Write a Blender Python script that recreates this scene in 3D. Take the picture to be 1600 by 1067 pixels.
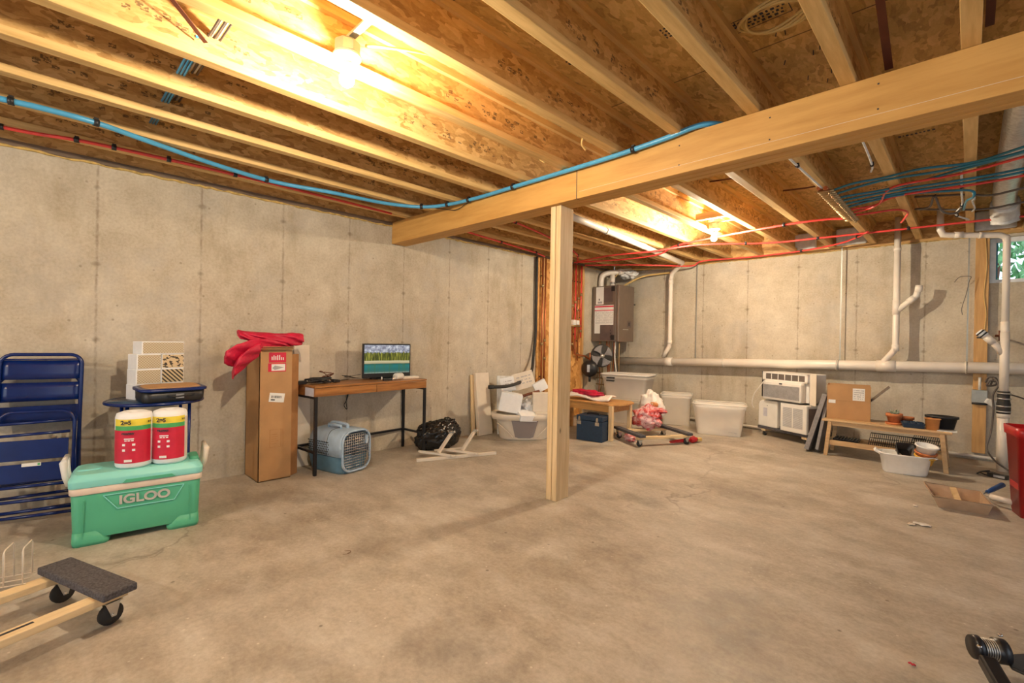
import bpy, bmesh, math, random
from math import sin, cos, pi, radians
from mathutils import Vector, Matrix, Euler
random.seed(7)
C = bpy.context.scene.collection
for o in list(bpy.data.objects): bpy.data.objects.remove(o)

# ------------------------------------------------------------------ camera, world, added fill openings, exposure
F_PX, YAW, PITCH, ROLL, CAM_H = 729.46, 0.77487, -0.00377, 0.0178, 1.15
def make_camera():
    f = Vector((-sin(YAW)*cos(PITCH), cos(YAW)*cos(PITCH), sin(PITCH)))
    r = Vector((cos(YAW), sin(YAW), 0)); u = r.cross(f)
    r2 = r*cos(ROLL)+u*sin(ROLL); u2 = -r*sin(ROLL)+u*cos(ROLL)
    cd = bpy.data.cameras.new('camera'); cd.sensor_width = 36; cd.lens = F_PX/1600*36; cd.clip_start = .02
    co = bpy.data.objects.new('camera', cd); C.objects.link(co)
    m = Matrix((r2, u2, -f)).transposed().to_4x4(); m.translation = (0, 0, CAM_H)
    co.matrix_world = m
    bpy.context.scene.camera = co
make_camera()
S = bpy.context.scene
S.view_settings.view_transform = 'Standard'; S.view_settings.look = 'None'; S.view_settings.gamma = 1
S.view_settings.use_curve_mapping = False
S.view_settings.exposure = 0.66
w = bpy.data.worlds.new('world'); S.world = w; w.use_nodes = True
w.node_tree.nodes['Background'].inputs[0].default_value = (.78, .88, 1, 1)
w.node_tree.nodes['Background'].inputs[1].default_value = 1.5
def portal(name, loc, rot, sx, sy):
    l = bpy.data.lights.new(name, 'AREA'); l.shape = 'RECTANGLE'; l.size = sx; l.size_y = sy
    l.cycles.is_portal = True
    o = bpy.data.objects.new(name, l); o.location = loc; o.rotation_euler = rot; C.objects.link(o)
XR, YR = 3.4, -3.4                       # right wall and rear wall of the room
portal('added_right_fill_portal', (XR+.02, 1.9, 1.15), (0, pi/2, 0), 1.9, 3.2)  # guides sky fill through the opening added in the unseen right wall
portal('added_rear_fill_portal', (-.9, YR-.02, 1.15), (pi/2, 0, 0), 4.0, 1.9)  # same for the added opening behind the camera, ambient fill only
BULB_POWER = 68.0
BULB_COL = (1, .83, .60)

# ------------------------------------------------------------------ materials
def nodes(name):
    m = bpy.data.materials.new(name); m.use_nodes = True
    nt = m.node_tree; b = nt.nodes['Principled BSDF']
    return m, nt, b
def N(nt, t, **k):
    n = nt.nodes.new(t)
    for a, v in k.items():
        if a.startswith('i_'):
            key = a[2:]; n.inputs[int(key) if key.isdigit() else key].default_value = v
        else: setattr(n, a, v)
    return n
def noise(nt, vec, scale, detail=4, rough=.55):
    n = N(nt, 'ShaderNodeTexNoise'); n.inputs['Scale'].default_value = scale
    n.inputs['Detail'].default_value = detail; n.inputs['Roughness'].default_value = rough
    nt.links.new(vec, n.inputs['Vector']); return n.outputs['Fac']
def ramp(nt, fac, stops):
    r = N(nt, 'ShaderNodeValToRGB'); e = r.color_ramp.elements
    while len(e) < len(stops): e.new(.5)
    for i, (p, c) in enumerate(stops):
        e[i].position = p; e[i].color = c if len(c) == 4 else (*c, 1)
    nt.links.new(fac, r.inputs[0]); return r.outputs[0]
def mapping(nt, scale=(1, 1, 1), rot=(0, 0, 0), src='Object', rnd=0):
    tc = N(nt, 'ShaderNodeTexCoord'); mp = N(nt, 'ShaderNodeMapping')
    if rnd:   # every board gets its own stretch of grain
        oi = N(nt, 'ShaderNodeObjectInfo'); cx = N(nt, 'ShaderNodeCombineXYZ'); r_ = math_(nt, 'MULTIPLY', oi.outputs['Random'], 37.0)
        for k in range(3): nt.links.new(r_, cx.inputs[k])
        nt.links.new(cx.outputs[0], mp.inputs['Location'])
    mp.inputs['Scale'].default_value = scale; mp.inputs['Rotation'].default_value = rot
    nt.links.new(tc.outputs[src], mp.inputs['Vector']); return mp.outputs['Vector']
def mixc(nt, a, b, fac, mode='MIX'):
    m = N(nt, 'ShaderNodeMix', data_type='RGBA', blend_type=mode)
    for sock, v in ((m.inputs[6], a), (m.inputs[7], b), (m.inputs[0], fac)):
        if isinstance(v, (tuple, float, int)): sock.default_value = v if not isinstance(v, tuple) or len(v) == 4 else (*v, 1)
        else: nt.links.new(v, sock)
    return m.outputs[2]
def math_(nt, op, a, b=None, c=None):
    n = N(nt, 'ShaderNodeMath', operation=op)
    for i, v in enumerate((a, b, c)):
        if v is None: continue
        if isinstance(v, (int, float)): n.inputs[i].default_value = v
        else: nt.links.new(v, n.inputs[i])
    return n.outputs[0]
def bump(nt, b, h, strength=.3, dist=.01):
    n = N(nt, 'ShaderNodeBump'); n.inputs['Strength'].default_value = strength; n.inputs['Distance'].default_value = dist
    nt.links.new(h, n.inputs['Height']); nt.links.new(n.outputs[0], b.inputs['Normal'])
def mat(name, col, rough=.5, metal=0, var=.12, scale=12, bmp=0, trans=0, alpha=1, spec=None, stretch=(1, 1, 1)):
    m, nt, b = nodes(name)
    v = mapping(nt, stretch); f = noise(nt, v, scale)
    lo = tuple(max(0, c*(1-var)) for c in col); hi = tuple(min(1, c*(1+var)) for c in col)
    nt.links.new(ramp(nt, f, [(.3, lo), (.7, hi)]), b.inputs['Base Color'])
    b.inputs['Roughness'].default_value = rough; b.inputs['Metallic'].default_value = metal
    if bmp: bump(nt, b, f, bmp)
    if trans: b.inputs['Transmission Weight'].default_value = trans
    if alpha < 1: b.inputs['Alpha'].default_value = alpha
    if spec is not None: b.inputs['Specular IOR Level'].default_value = spec
    return m
def wood(name, dark, light, grain=(1, 12, 12), scale=3, rough=.6, knots=True):
    m, nt, b = nodes(name)
    v = mapping(nt, grain, rnd=1); f = noise(nt, v, scale, 6, .6)
    big = noise(nt, mapping(nt, rnd=1), 2.0, 2)
    c = ramp(nt, f, [(.3, dark), (.62, light)])
    c = mixc(nt, c, tuple(x*.8 for x in light), math_(nt, 'MULTIPLY', big, .45))
    if knots:
        vo = N(nt, 'ShaderNodeTexVoronoi'); vo.inputs['Scale'].default_value = 2.2
        nt.links.new(mapping(nt, tuple(max(.6, g**.35) for g in grain)), vo.inputs['Vector'])
        k = ramp(nt, vo.outputs['Distance'], [(.02, (1, 1, 1)), (.06, (0, 0, 0))])
        c = mixc(nt, c, tuple(x*.35 for x in dark), k)
    nt.links.new(c, b.inputs['Base Color']); b.inputs['Roughness'].default_value = rough
    bump(nt, b, f, .12, .004); return m
def osb(name, dark, mid, light, stretch=(1, 1, 1), stamp=False, seams=False):
    m, nt, b = nodes(name)
    v = mapping(nt, stretch, rnd=1)
    nz = N(nt, 'ShaderNodeTexNoise'); nz.inputs['Scale'].default_value = 7; nt.links.new(v, nz.inputs['Vector'])
    w_ = N(nt, 'ShaderNodeVectorMath', operation='MULTIPLY_ADD')
    w_.inputs[1].default_value = (.25, .25, .25)
    nt.links.new(nz.outputs['Color'], w_.inputs[0]); nt.links.new(v, w_.inputs[2])
    vo = N(nt, 'ShaderNodeTexVoronoi'); vo.inputs['Scale'].default_value = 16; nt.links.new(w_.outputs[0], vo.inputs['Vector'])
    f = math_(nt, 'ADD', math_(nt, 'MULTIPLY', vo.outputs['Color'], .6), math_(nt, 'MULTIPLY', noise(nt, v, 28, 6, .7), .5))
    c = ramp(nt, f, [(.22, dark), (.5, mid), (.85, light)])
    if stamp:   # ink stamps of the mill along the web
        s = mapping(nt, (22, 22, 30), rnd=1); vv = N(nt, 'ShaderNodeTexVoronoi', distance='CHEBYCHEV'); vv.inputs['Scale'].default_value = 1
        nt.links.new(s, vv.inputs['Vector'])
        spots = ramp(nt, vv.outputs['Distance'], [(.28, (1, 1, 1)), (.33, (0, 0, 0))])
        sp = N(nt, 'ShaderNodeSeparateXYZ'); nt.links.new(mapping(nt), sp.inputs[0])
        band = math_(nt, 'LESS_THAN', math_(nt, 'ABSOLUTE', math_(nt, 'SUBTRACT', sp.outputs[2], .12)), .028)
        gate = math_(nt, 'GREATER_THAN', math_(nt, 'SINE', math_(nt, 'MULTIPLY', sp.outputs[1], 4.1)), -.1)
        rag = math_(nt, 'GREATER_THAN', noise(nt, v, 60, 2), .48)
        fac = math_(nt, 'MULTIPLY', math_(nt, 'MULTIPLY', spots, band), math_(nt, 'MULTIPLY', gate, math_(nt, 'MULTIPLY', rag, .75)))
        c = mixc(nt, c, (.06, .03, .015), fac)
    if seams:
        sp = N(nt, 'ShaderNodeSeparateXYZ'); nt.links.new(mapping(nt), sp.inputs[0])
        a = math_(nt, 'LESS_THAN', math_(nt, 'PINGPONG', sp.outputs[1], .61), .004)
        c = mixc(nt, c, (.05, .03, .015), math_(nt, 'MULTIPLY', a, .8))
    nt.links.new(c, b.inputs['Base Color']); b.inputs['Roughness'].default_value = .62
    bump(nt, b, f, .25, .004); return m
def concrete_wall(name, axis, first, pitch):
    m, nt, b = nodes(name); v = mapping(nt)
    big = noise(nt, v, .9, 5, .6); mid = noise(nt, v, 4, 8, .7); fine = noise(nt, v, 55, 4, .6)
    c = ramp(nt, big, [(.3, (.44, .375, .27)), (.5, (.56, .49, .37)), (.7, (.67, .61, .50))])
    c = mixc(nt, c, ramp(nt, mid, [(.35, (.32, .26, .18)), (.65, (.72, .66, .55))]), .42)
    c = mixc(nt, c, ramp(nt, fine, [(.35, (.30, .26, .20)), (.6, (.60, .56, .48))]), .22)
    sp = N(nt, 'ShaderNodeSeparateXYZ'); nt.links.new(v, sp.inputs[0])
    p = sp.outputs[axis]; z = sp.outputs[2]
    # damp yellowish patches low on the wall, grey cloudy streaks
    st = noise(nt, mapping(nt, (1.5, 1.5, .35)), 2.2, 6, .65)
    c = mixc(nt, c, (.30, .225, .12), math_(nt, 'MULTIPLY', ramp(nt, st, [(.54, (0, 0, 0)), (.7, (1, 1, 1))]), .45))
    c = mixc(nt, c, (.40, .39, .37), math_(nt, 'MULTIPLY', ramp(nt, noise(nt, v, 1.7, 6, .7), [(.5, (0, 0, 0)), (.68, (1, 1, 1))]), .45))
    wob = math_(nt, 'MULTIPLY', math_(nt, 'SUBTRACT', noise(nt, v, 9, 4, .7), .5), .02)
    q = math_(nt, 'ADD', math_(nt, 'SUBTRACT', p, first), wob)
    d = math_(nt, 'PINGPONG', q, pitch/2) if False else math_(nt, 'ABSOLUTE', math_(nt, 'SUBTRACT', math_(nt, 'MODULO', math_(nt, 'ADD', q, pitch*20.5), pitch), pitch/2))
    line = ramp(nt, d, [(.0, (1, 1, 1)), (.004, (.8, .8, .8)), (.010, (0, 0, 0))])
    rag = ramp(nt, noise(nt, v, 14, 5, .7), [(.38, (.15, .15, .15)), (.6, (1, 1, 1))])
    c = mixc(nt, c, (.20, .135, .09), math_(nt, 'MULTIPLY', math_(nt, 'MULTIPLY', line, rag), .6))
    # tie marks at four heights on each seam
    dz = math_(nt, 'ABSOLUTE', math_(nt, 'SUBTRACT', math_(nt, 'MODULO', math_(nt, 'ADD', z, .2), .52), .26))
    dd = math_(nt, 'SQRT', math_(nt, 'ADD', math_(nt, 'MULTIPLY', math_(nt, 'MULTIPLY', d, d), .45), math_(nt, 'MULTIPLY', dz, dz)))
    tie = ramp(nt, math_(nt, 'ADD', dd, math_(nt, 'MULTIPLY', wob, 1.6)), [(.008, (1, 1, 1)), (.020, (0, 0, 0))])
    c = mixc(nt, c, (.13, .09, .05), math_(nt, 'MULTIPLY', tie, .42))
    pits = N(nt, 'ShaderNodeTexVoronoi'); pits.inputs['Scale'].default_value = 9; nt.links.new(v, pits.inputs['Vector'])
    pm = ramp(nt, pits.outputs['Distance'], [(.05, (1, 1, 1)), (.09, (0, 0, 0))])
    c = mixc(nt, c, (.22, .17, .11), math_(nt, 'MULTIPLY', pm, .55))
    nt.links.new(c, b.inputs['Base Color']); b.inputs['Roughness'].default_value = .85
    bump(nt, b, math_(nt, 'SUBTRACT', fine, math_(nt, 'MULTIPLY', line, .6)), .35, .006); return m
def concrete_floor(name):
    m, nt, b = nodes(name); v = mapping(nt)
    big = noise(nt, mapping(nt, (1, 1, 1)), .8, 6, .6); mid = noise(nt, mapping(nt, (1.0, 1.6, 1)), 2.6, 9, .72); fine = noise(nt, v, 48, 5, .7)
    c = ramp(nt, big, [(.32, (.335, .28, .215)), (.5, (.46, .405, .335)), (.66, (.58, .545, .495))])
    c = mixc(nt, c, ramp(nt, mid, [(.36, (.20, .17, .135)), (.5, (.45, .40, .33)), (.64, (.68, .65, .60))]), .50)
    c = mixc(nt, c, ramp(nt, fine, [(.38, (.24, .20, .15)), (.62, (.55, .50, .43))]), .24)
    # trowel swirls
    sw = N(nt, 'ShaderNodeTexWave', wave_type='RINGS'); sw.inputs['Scale'].default_value = .55; sw.inputs['Distortion'].default_value = 16
    sw.inputs['Detail'].default_value = 5; sw.inputs['Detail Scale'].default_value = 1.6; nt.links.new(v, sw.inputs['Vector'])
    c = mixc(nt, c, (.24, .20, .155), math_(nt, 'MULTIPLY', ramp(nt, sw.outputs['Fac'], [(.62, (0, 0, 0)), (.95, (1, 1, 1))]), .14))
    stain = noise(nt, mapping(nt, (1, 1, 1), (0, 0, .6)), 1.35, 8, .68)
    c = mixc(nt, c, (.17, .14, .115), math_(nt, 'MULTIPLY', ramp(nt, stain, [(.53, (0, 0, 0)), (.68, (1, 1, 1))]), .55))
    vo = N(nt, 'ShaderNodeTexVoronoi'); vo.inputs['Scale'].default_value = 26; nt.links.new(v, vo.inputs['Vector'])
    sel = math_(nt, 'GREATER_THAN', math_(nt, 'FRACT', math_(nt, 'MULTIPLY', vo.outputs['Color'], 7.31)), .86)
    sp1 = math_(nt, 'MULTIPLY', ramp(nt, vo.outputs['Distance'], [(.08, (1, 1, 1)), (.16, (0, 0, 0))]), sel)
    c = mixc(nt, c, (.72, .68, .6), math_(nt, 'MULTIPLY', sp1, .6))
    v2 = N(nt, 'ShaderNodeTexVoronoi'); v2.inputs['Scale'].default_value = 5.5; nt.links.new(v, v2.inputs['Vector'])
    c = mixc(nt, c, (.09, .07, .05), math_(nt, 'MULTIPLY', ramp(nt, v2.outputs['Distance'], [(.03, (1, 1, 1)), (.055, (0, 0, 0))]), .6))
    ck = N(nt, 'ShaderNodeTexVoronoi', feature='DISTANCE_TO_EDGE'); ck.inputs['Scale'].default_value = .45
    nw = N(nt, 'ShaderNodeTexNoise'); nw.inputs['Scale'].default_value = 2.5; nw.inputs['Detail'].default_value = 6; nt.links.new(v, nw.inputs['Vector'])
    va = N(nt, 'ShaderNodeVectorMath', operation='MULTIPLY_ADD'); va.inputs[1].default_value = (.7, .7, 0)
    nt.links.new(nw.outputs['Color'], va.inputs[0]); nt.links.new(v, va.inputs[2]); nt.links.new(va.outputs[0], ck.inputs['Vector'])
    gate = ramp(nt, noise(nt, v, .7, 2), [(.5, (0, 0, 0)), (.6, (1, 1, 1))])
    c = mixc(nt, c, (.13, .10, .08), math_(nt, 'MULTIPLY', math_(nt, 'MULTIPLY', ramp(nt, ck.outputs['Distance'], [(.0, (1, 1, 1)), (.006, (0, 0, 0))]), gate), .5))
    nt.links.new(c, b.inputs['Base Color'])
    nt.links.new(ramp(nt, mid, [(.3, (.42, .42, .42)), (.7, (.66, .66, .66))]), b.inputs['Roughness'])
    b.inputs['Specular IOR Level'].default_value = .35
    bump(nt, b, mid, .12, .01); return m
def emis(name, col, strength):
    m, nt, b = nodes(name); b.inputs['Base Color'].default_value = (*col, 1)
    b.inputs['Emission Color'].default_value = (*col, 1); b.inputs['Emission Strength'].default_value = strength
    return m

M = {}
M['wall_l'] = concrete_wall('concrete_wall_left', 1, .289, .606)
M['wall_b'] = concrete_wall('concrete_wall_back', 0, -.353, .606)
M['floor'] = concrete_floor('concrete_floor')
M['pine'] = wood('pine', (.56, .33, .105), (.80, .54, .22), (12, 1, 12))
M['pine_x'] = wood('pine_along_x', (.50, .31, .13), (.74, .53, .28), (1, 12, 12))
M['pine_z'] = wood('pine_upright', (.62, .42, .20), (.84, .64, .38), (14, 14, 1))
M['beam'] = wood('laminated_beam', (.52, .255, .055), (.68, .38, .11), (1, 9, 9), 2.4, knots=False)
M['stud'] = wood('stud', (.45, .24, .08), (.66, .39, .15), (12, 12, 1))
M['treated'] = wood('treated_sill', (.10, .07, .045), (.22, .15, .10), (1, 1, 6), knots=False)
M['sill'] = wood('sill_plate', (.40, .22, .07), (.60, .36, .13), (1, 9, 9))
M['osb_web'] = osb('osb_web', (.36, .175, .045), (.60, .35, .115), (.80, .53, .22), (1, 1, 2.4), stamp=True)
M['osb_sub'] = osb('osb_subfloor', (.36, .20, .05), (.58, .36, .11), (.78, .52, .20), (2.5, 1, 1), seams=True)
M['osb_wall'] = osb('osb_board', (.36, .14, .03), (.62, .30, .08), (.80, .46, .16), (1.4, 1, .8))
M['desk'] = wood('walnut_desk', (.14, .05, .015), (.46, .20, .06), (1, 10, 10), 3, .35, knots=False)
M['bench'] = wood('bench_wood', (.42, .26, .12), (.62, .42, .22), (1, 10, 10), 3, .45, knots=False)
M['table'] = wood('oak_table', (.40, .18, .05), (.64, .34, .11), (1, 10, 10), 3, .4, knots=False)
M['dolly'] = wood('dolly_pine', (.60, .42, .20), (.84, .66, .40), (9, 1.2, 9))
M['card'] = mat('cardboard', (.46, .26, .115), .8, var=.10, scale=6, bmp=.05)
M['card2'] = mat('cardboard_inside', (.40, .19, .07), .85, var=.12)
M['white'] = mat('white_plastic', (.78, .76, .72), .4, var=.04)
M['foam'] = mat('white_foam', (.86, .87, .88), .7, var=.03, scale=30, bmp=.05)
M['cream'] = mat('cream_plastic', (.74, .66, .55), .45, var=.05)
M['pvc'] = mat('pvc_white', (.82, .75, .66), .35, var=.05, scale=5)
M['pvc_mark'] = mat('purple_primer', (.45, .35, .42), .5)
M['black'] = mat('black_plastic', (.018, .018, .02), .4)
M['blackm'] = mat('black_metal', (.02, .02, .024), .35, .3)
M['rubber'] = mat('black_rubber', (.03, .028, .026), .7)
M['navy'] = mat('navy_paint', (.003, .018, .125), .25, var=.15)
M['steel'] = mat('steel', (.55, .55, .54), .35, .9)
M['chrome'] = mat('chrome', (.75, .75, .76), .15, 1)
M['copper'] = mat('copper', (.50, .17, .07), .38, .7)
M['brass'] = mat('brass_fittings', (.40, .27, .13), .4, .7)
M['red'] = mat('red_pex', (.70, .06, .05), .4)
M['blue'] = mat('blue_pex', (.08, .36, .62), .35)
M['teal'] = mat('teal_pex', (.02, .18, .28), .35)
M['cable'] = mat('yellow_cable', (.66, .46, .17), .5)
M['wcable'] = mat('white_cable', (.75, .72, .66), .5)
M['gcable'] = mat('grey_cable', (.13, .11, .10), .5)
M['aqua'] = mat('aqua_plastic_blue_lit', (.26, .71, .65), .42, var=.03)  # lid tone pushed lighter and bluer to carry the blue light on it
M['green'] = mat('green_plastic', (.085, .43, .255), .45, var=.03)
M['carpet'] = mat('grey_carpet', (.085, .08, .09), .95, var=.5, scale=120, bmp=.5)
M['redcloth'] = mat('red_nylon', (.52, .008, .045), .5, var=.25, scale=9, bmp=.5)
M['redcan'] = mat('red_plastic', (.42, .008, .012), .35, var=.05)
M['bag'] = mat('black_bag', (.012, .011, .011), .22, var=.3, scale=5)
M['terra'] = mat('terracotta', (.56, .19, .07), .8, var=.12)
M['orangepot'] = mat('orange_pot', (.66, .30, .10), .75)
M['yellowpot'] = mat('yellow_pot', (.80, .48, .07), .5)
M['greyfoam'] = mat('grey_foam_panel', (.24, .23, .235), .8, var=.15, scale=40)
M['tan'] = mat('tan_tray', (.46, .32, .215), .45)
M['boiler'] = mat('boiler_shell', (.20, .155, .125), .38, .35, var=.06)
M['boiler_d'] = mat('boiler_panel', (.14, .105, .10), .4, .2)
M['paper'] = mat('paper_label', (.80, .79, .76), .7, var=.03)
M['ink'] = mat('ink', (.03, .03, .04), .6)
M['greyink'] = mat('grey_ink', (.35, .35, .37), .6)
M['redink'] = mat('red_label', (.60, .015, .05), .5)
M['yellow'] = mat('yellow_label', (.85, .68, .06), .5)
M['lgreen'] = mat('green_label', (.07, .40, .12), .5)
M['silver'] = mat('silver_letters', (.62, .60, .55), .3, .3)
M['cband'] = mat('cooler_cream_band', (.72, .60, .50), .45)
M['bcase'] = mat('dark_blue_case', (.010, .033, .075), .55, var=.15, scale=60)
M['greyblue'] = mat('carrier_shell', (.38, .50, .64), .4)
M['bluebase'] = mat('carrier_base', (.12, .25, .36), .4)
M['tin'] = mat('galvanized', (.36, .38, .36), .45, .6)
M['porcelain'] = mat('porcelain', (.86, .84, .78), .3)
M['leaf'] = mat('leaf', (.22, .42, .20), .6, var=.6, scale=14)
M['succ'] = mat('succulent', (.30, .36, .26), .6)
M['soil'] = mat('soil', (.05, .035, .02), .95, var=.4, scale=80)
M['foamyel'] = mat('spray_foam', (.58, .40, .13), .9, var=.3, scale=30, bmp=.6)
M['tape'] = mat('tape', (.55, .55, .62), .4)
M['duct'] = mat('foil_duct', (.66, .66, .67), .35, .5, var=.2, scale=40, bmp=.5)
M['rust'] = mat('rusty_strap', (.17, .06, .035), .6, .4)
M['insul'] = mat('white_insulation', (.72, .73, .72), .8, var=.15, scale=20)
M['tabtop'] = mat('blue_glass', (.02, .06, .13), .08)
M['handle_blue'] = mat('blue_grip', (.02, .08, .28), .4)
M['pink'] = None
M['whitebag'] = mat('white_bag', (.80, .74, .68), .4, var=.15, scale=9, bmp=.4)
M['window_frame'] = mat('vinyl_frame', (.80, .82, .84), .4)
m, nt, b = nodes('printed_pink_bag'); f = noise(nt, mapping(nt), 9, 5, .7)
nt.links.new(ramp(nt, f, [(.34, (.30, .02, .03)), (.43, (.62, .07, .06)), (.5, (.70, .30, .32)), (.57, (.80, .58, .58)), (.66, (.55, .10, .12))]), b.inputs['Base Color']); b.inputs['Roughness'].default_value = .35; bump(nt, b, f, .5); M['pink'] = m
def translucent(name, col, a, rough=.3):
    m, nt, b = nodes(name); f = noise(nt, mapping(nt), 9)
    nt.links.new(ramp(nt, f, [(.3, tuple(c*.94 for c in col)), (.7, col)]), b.inputs['Base Color'])
    b.inputs['Roughness'].default_value = rough; b.inputs['Alpha'].default_value = a; return m
M['clear'] = translucent('clear_frosted_plastic', (.97, .92, .84), .52)
M['smoke'] = translucent('smoky_plastic', (.34, .30, .30), .75, .15)
m, nt, b = nodes('window_glass'); b.inputs['Base Color'].default_value = (.9, .97, 1, 1)
g_noise = noise(nt, mapping(nt), 3); nt.links.new(ramp(nt, g_noise, [(0, (.02,)*3), (1, (.05,)*3)]), b.inputs['Roughness'])
b.inputs['Transmission Weight'].default_value = 1; b.inputs['IOR'].default_value = 1.05; M['glass'] = m
for nm_, k_ in (('bulb', .86), ('bulb_far', 1.35), ('bulb_rear', 1.1)):
    m, nt, b = nodes(nm_+'_glow'); b.inputs['Base Color'].default_value = (1, .9, .7, 1)
    b.inputs['Emission Color'].default_value = (*BULB_COL, 1); b.inputs['Emission Strength'].default_value = k_*BULB_POWER/(pi*4*pi*.030**2)
    M[nm_] = m
def screen_mat():
    m, nt, b = nodes('lake_wallpaper')
    v = mapping(nt); sp = N(nt, 'ShaderNodeSeparateXYZ'); nt.links.new(v, sp.inputs[0])
    z = math_(nt, 'MULTIPLY', sp.outputs[2], 1/.27)     # 0..1 up the screen
    tree = math_(nt, 'MULTIPLY', math_(nt, 'SUBTRACT', noise(nt, mapping(nt, (60, 1, .5)), 1, 4, .7), .5), .26)
    soft = math_(nt, 'MULTIPLY', math_(nt, 'SUBTRACT', noise(nt, mapping(nt, (5, 1, 2)), 1, 2), .5), .05)
    zs = math_(nt, 'ADD', z, soft)
    inn = math_(nt, 'MULTIPLY', math_(nt, 'GREATER_THAN', math_(nt, 'ADD', z, soft), .45), math_(nt, 'LESS_THAN', math_(nt, 'ADD', z, tree), .74))
    below = ramp(nt, zs, [(.0, (.35, .40, .33)), (.05, (.05, .16, .14)), (.12, (.0, .15, .15)), (.26, (.0, .20, .20)), (.335, (.0, .10, .09)), (.355, (.50, .42, .22)), (.43, (.70, .62, .38)), (.46, (.5, .45, .2))])
    rock = ramp(nt, noise(nt, mapping(nt, (26, 1, 34)), 1, 5, .7), [(.38, (.16, .17, .24)), (.52, (.42, .44, .52)), (.62, (.85, .86, .9))])
    pine_ = ramp(nt, noise(nt, mapping(nt, (85, 1, 9)), 1, 4, .7), [(.36, (.01, .02, .0)), (.5, (.10, .12, .01)), (.62, (.42, .40, .05))])
    c = mixc(nt, mixc(nt, below, rock, math_(nt, 'GREATER_THAN', z, .46)), pine_, inn)
    refl = math_(nt, 'MULTIPLY', math_(nt, 'LESS_THAN', zs, .33), ramp(nt, noise(nt, mapping(nt, (70, 1, 5)), 1, 3), [(.5, (0, 0, 0)), (.62, (.6, .6, .6))]))
    c = mixc(nt, c, (.05, .16, .04), refl)
    b.inputs['Base Color'].default_value = (.02, .02, .02, 1)
    nt.links.new(c, b.inputs['Emission Color']); b.inputs['Emission Strength'].default_value = .5; b.inputs['Roughness'].default_value = .3
    return m
M['screen'] = screen_mat()
def tile_mat(name, kind):
    m, nt, b = nodes(name); v = mapping(nt)
    if kind == 'weave':
        ch = N(nt, 'ShaderNodeTexChecker'); ch.inputs['Scale'].default_value = 120
        ch.inputs['Color1'].default_value = (.42, .34, .20, 1); ch.inputs['Color2'].default_value = (.62, .56, .44, 1)
        nt.links.new(v, ch.inputs['Vector']); c = ch.outputs[0]
    elif kind == 'stripe':
        wv = N(nt, 'ShaderNodeTexWave', bands_direction='X'); wv.inputs['Scale'].default_value = 16
        nt.links.new(mapping(nt, (1, 1, 1), (0, radians(45), 0)), wv.inputs['Vector'])
        c = ramp(nt, wv.outputs['Fac'], [(.42, (.04, .03, .02)), (.5, (.62, .50, .30))])
    else:
        c = ramp(nt, noise(nt, mapping(nt, (1, 1, 1.6)), 42, 1), [(.42, (.05, .04, .03)), (.46, (.66, .52, .32))])
    nt.links.new(c, b.inputs['Base Color']); b.inputs['Roughness'].default_value = .5; return m
for k in ('weave', 'stripe', 'speck'): M['tile_'+k] = tile_mat('tile_sample_'+k, k)

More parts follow.
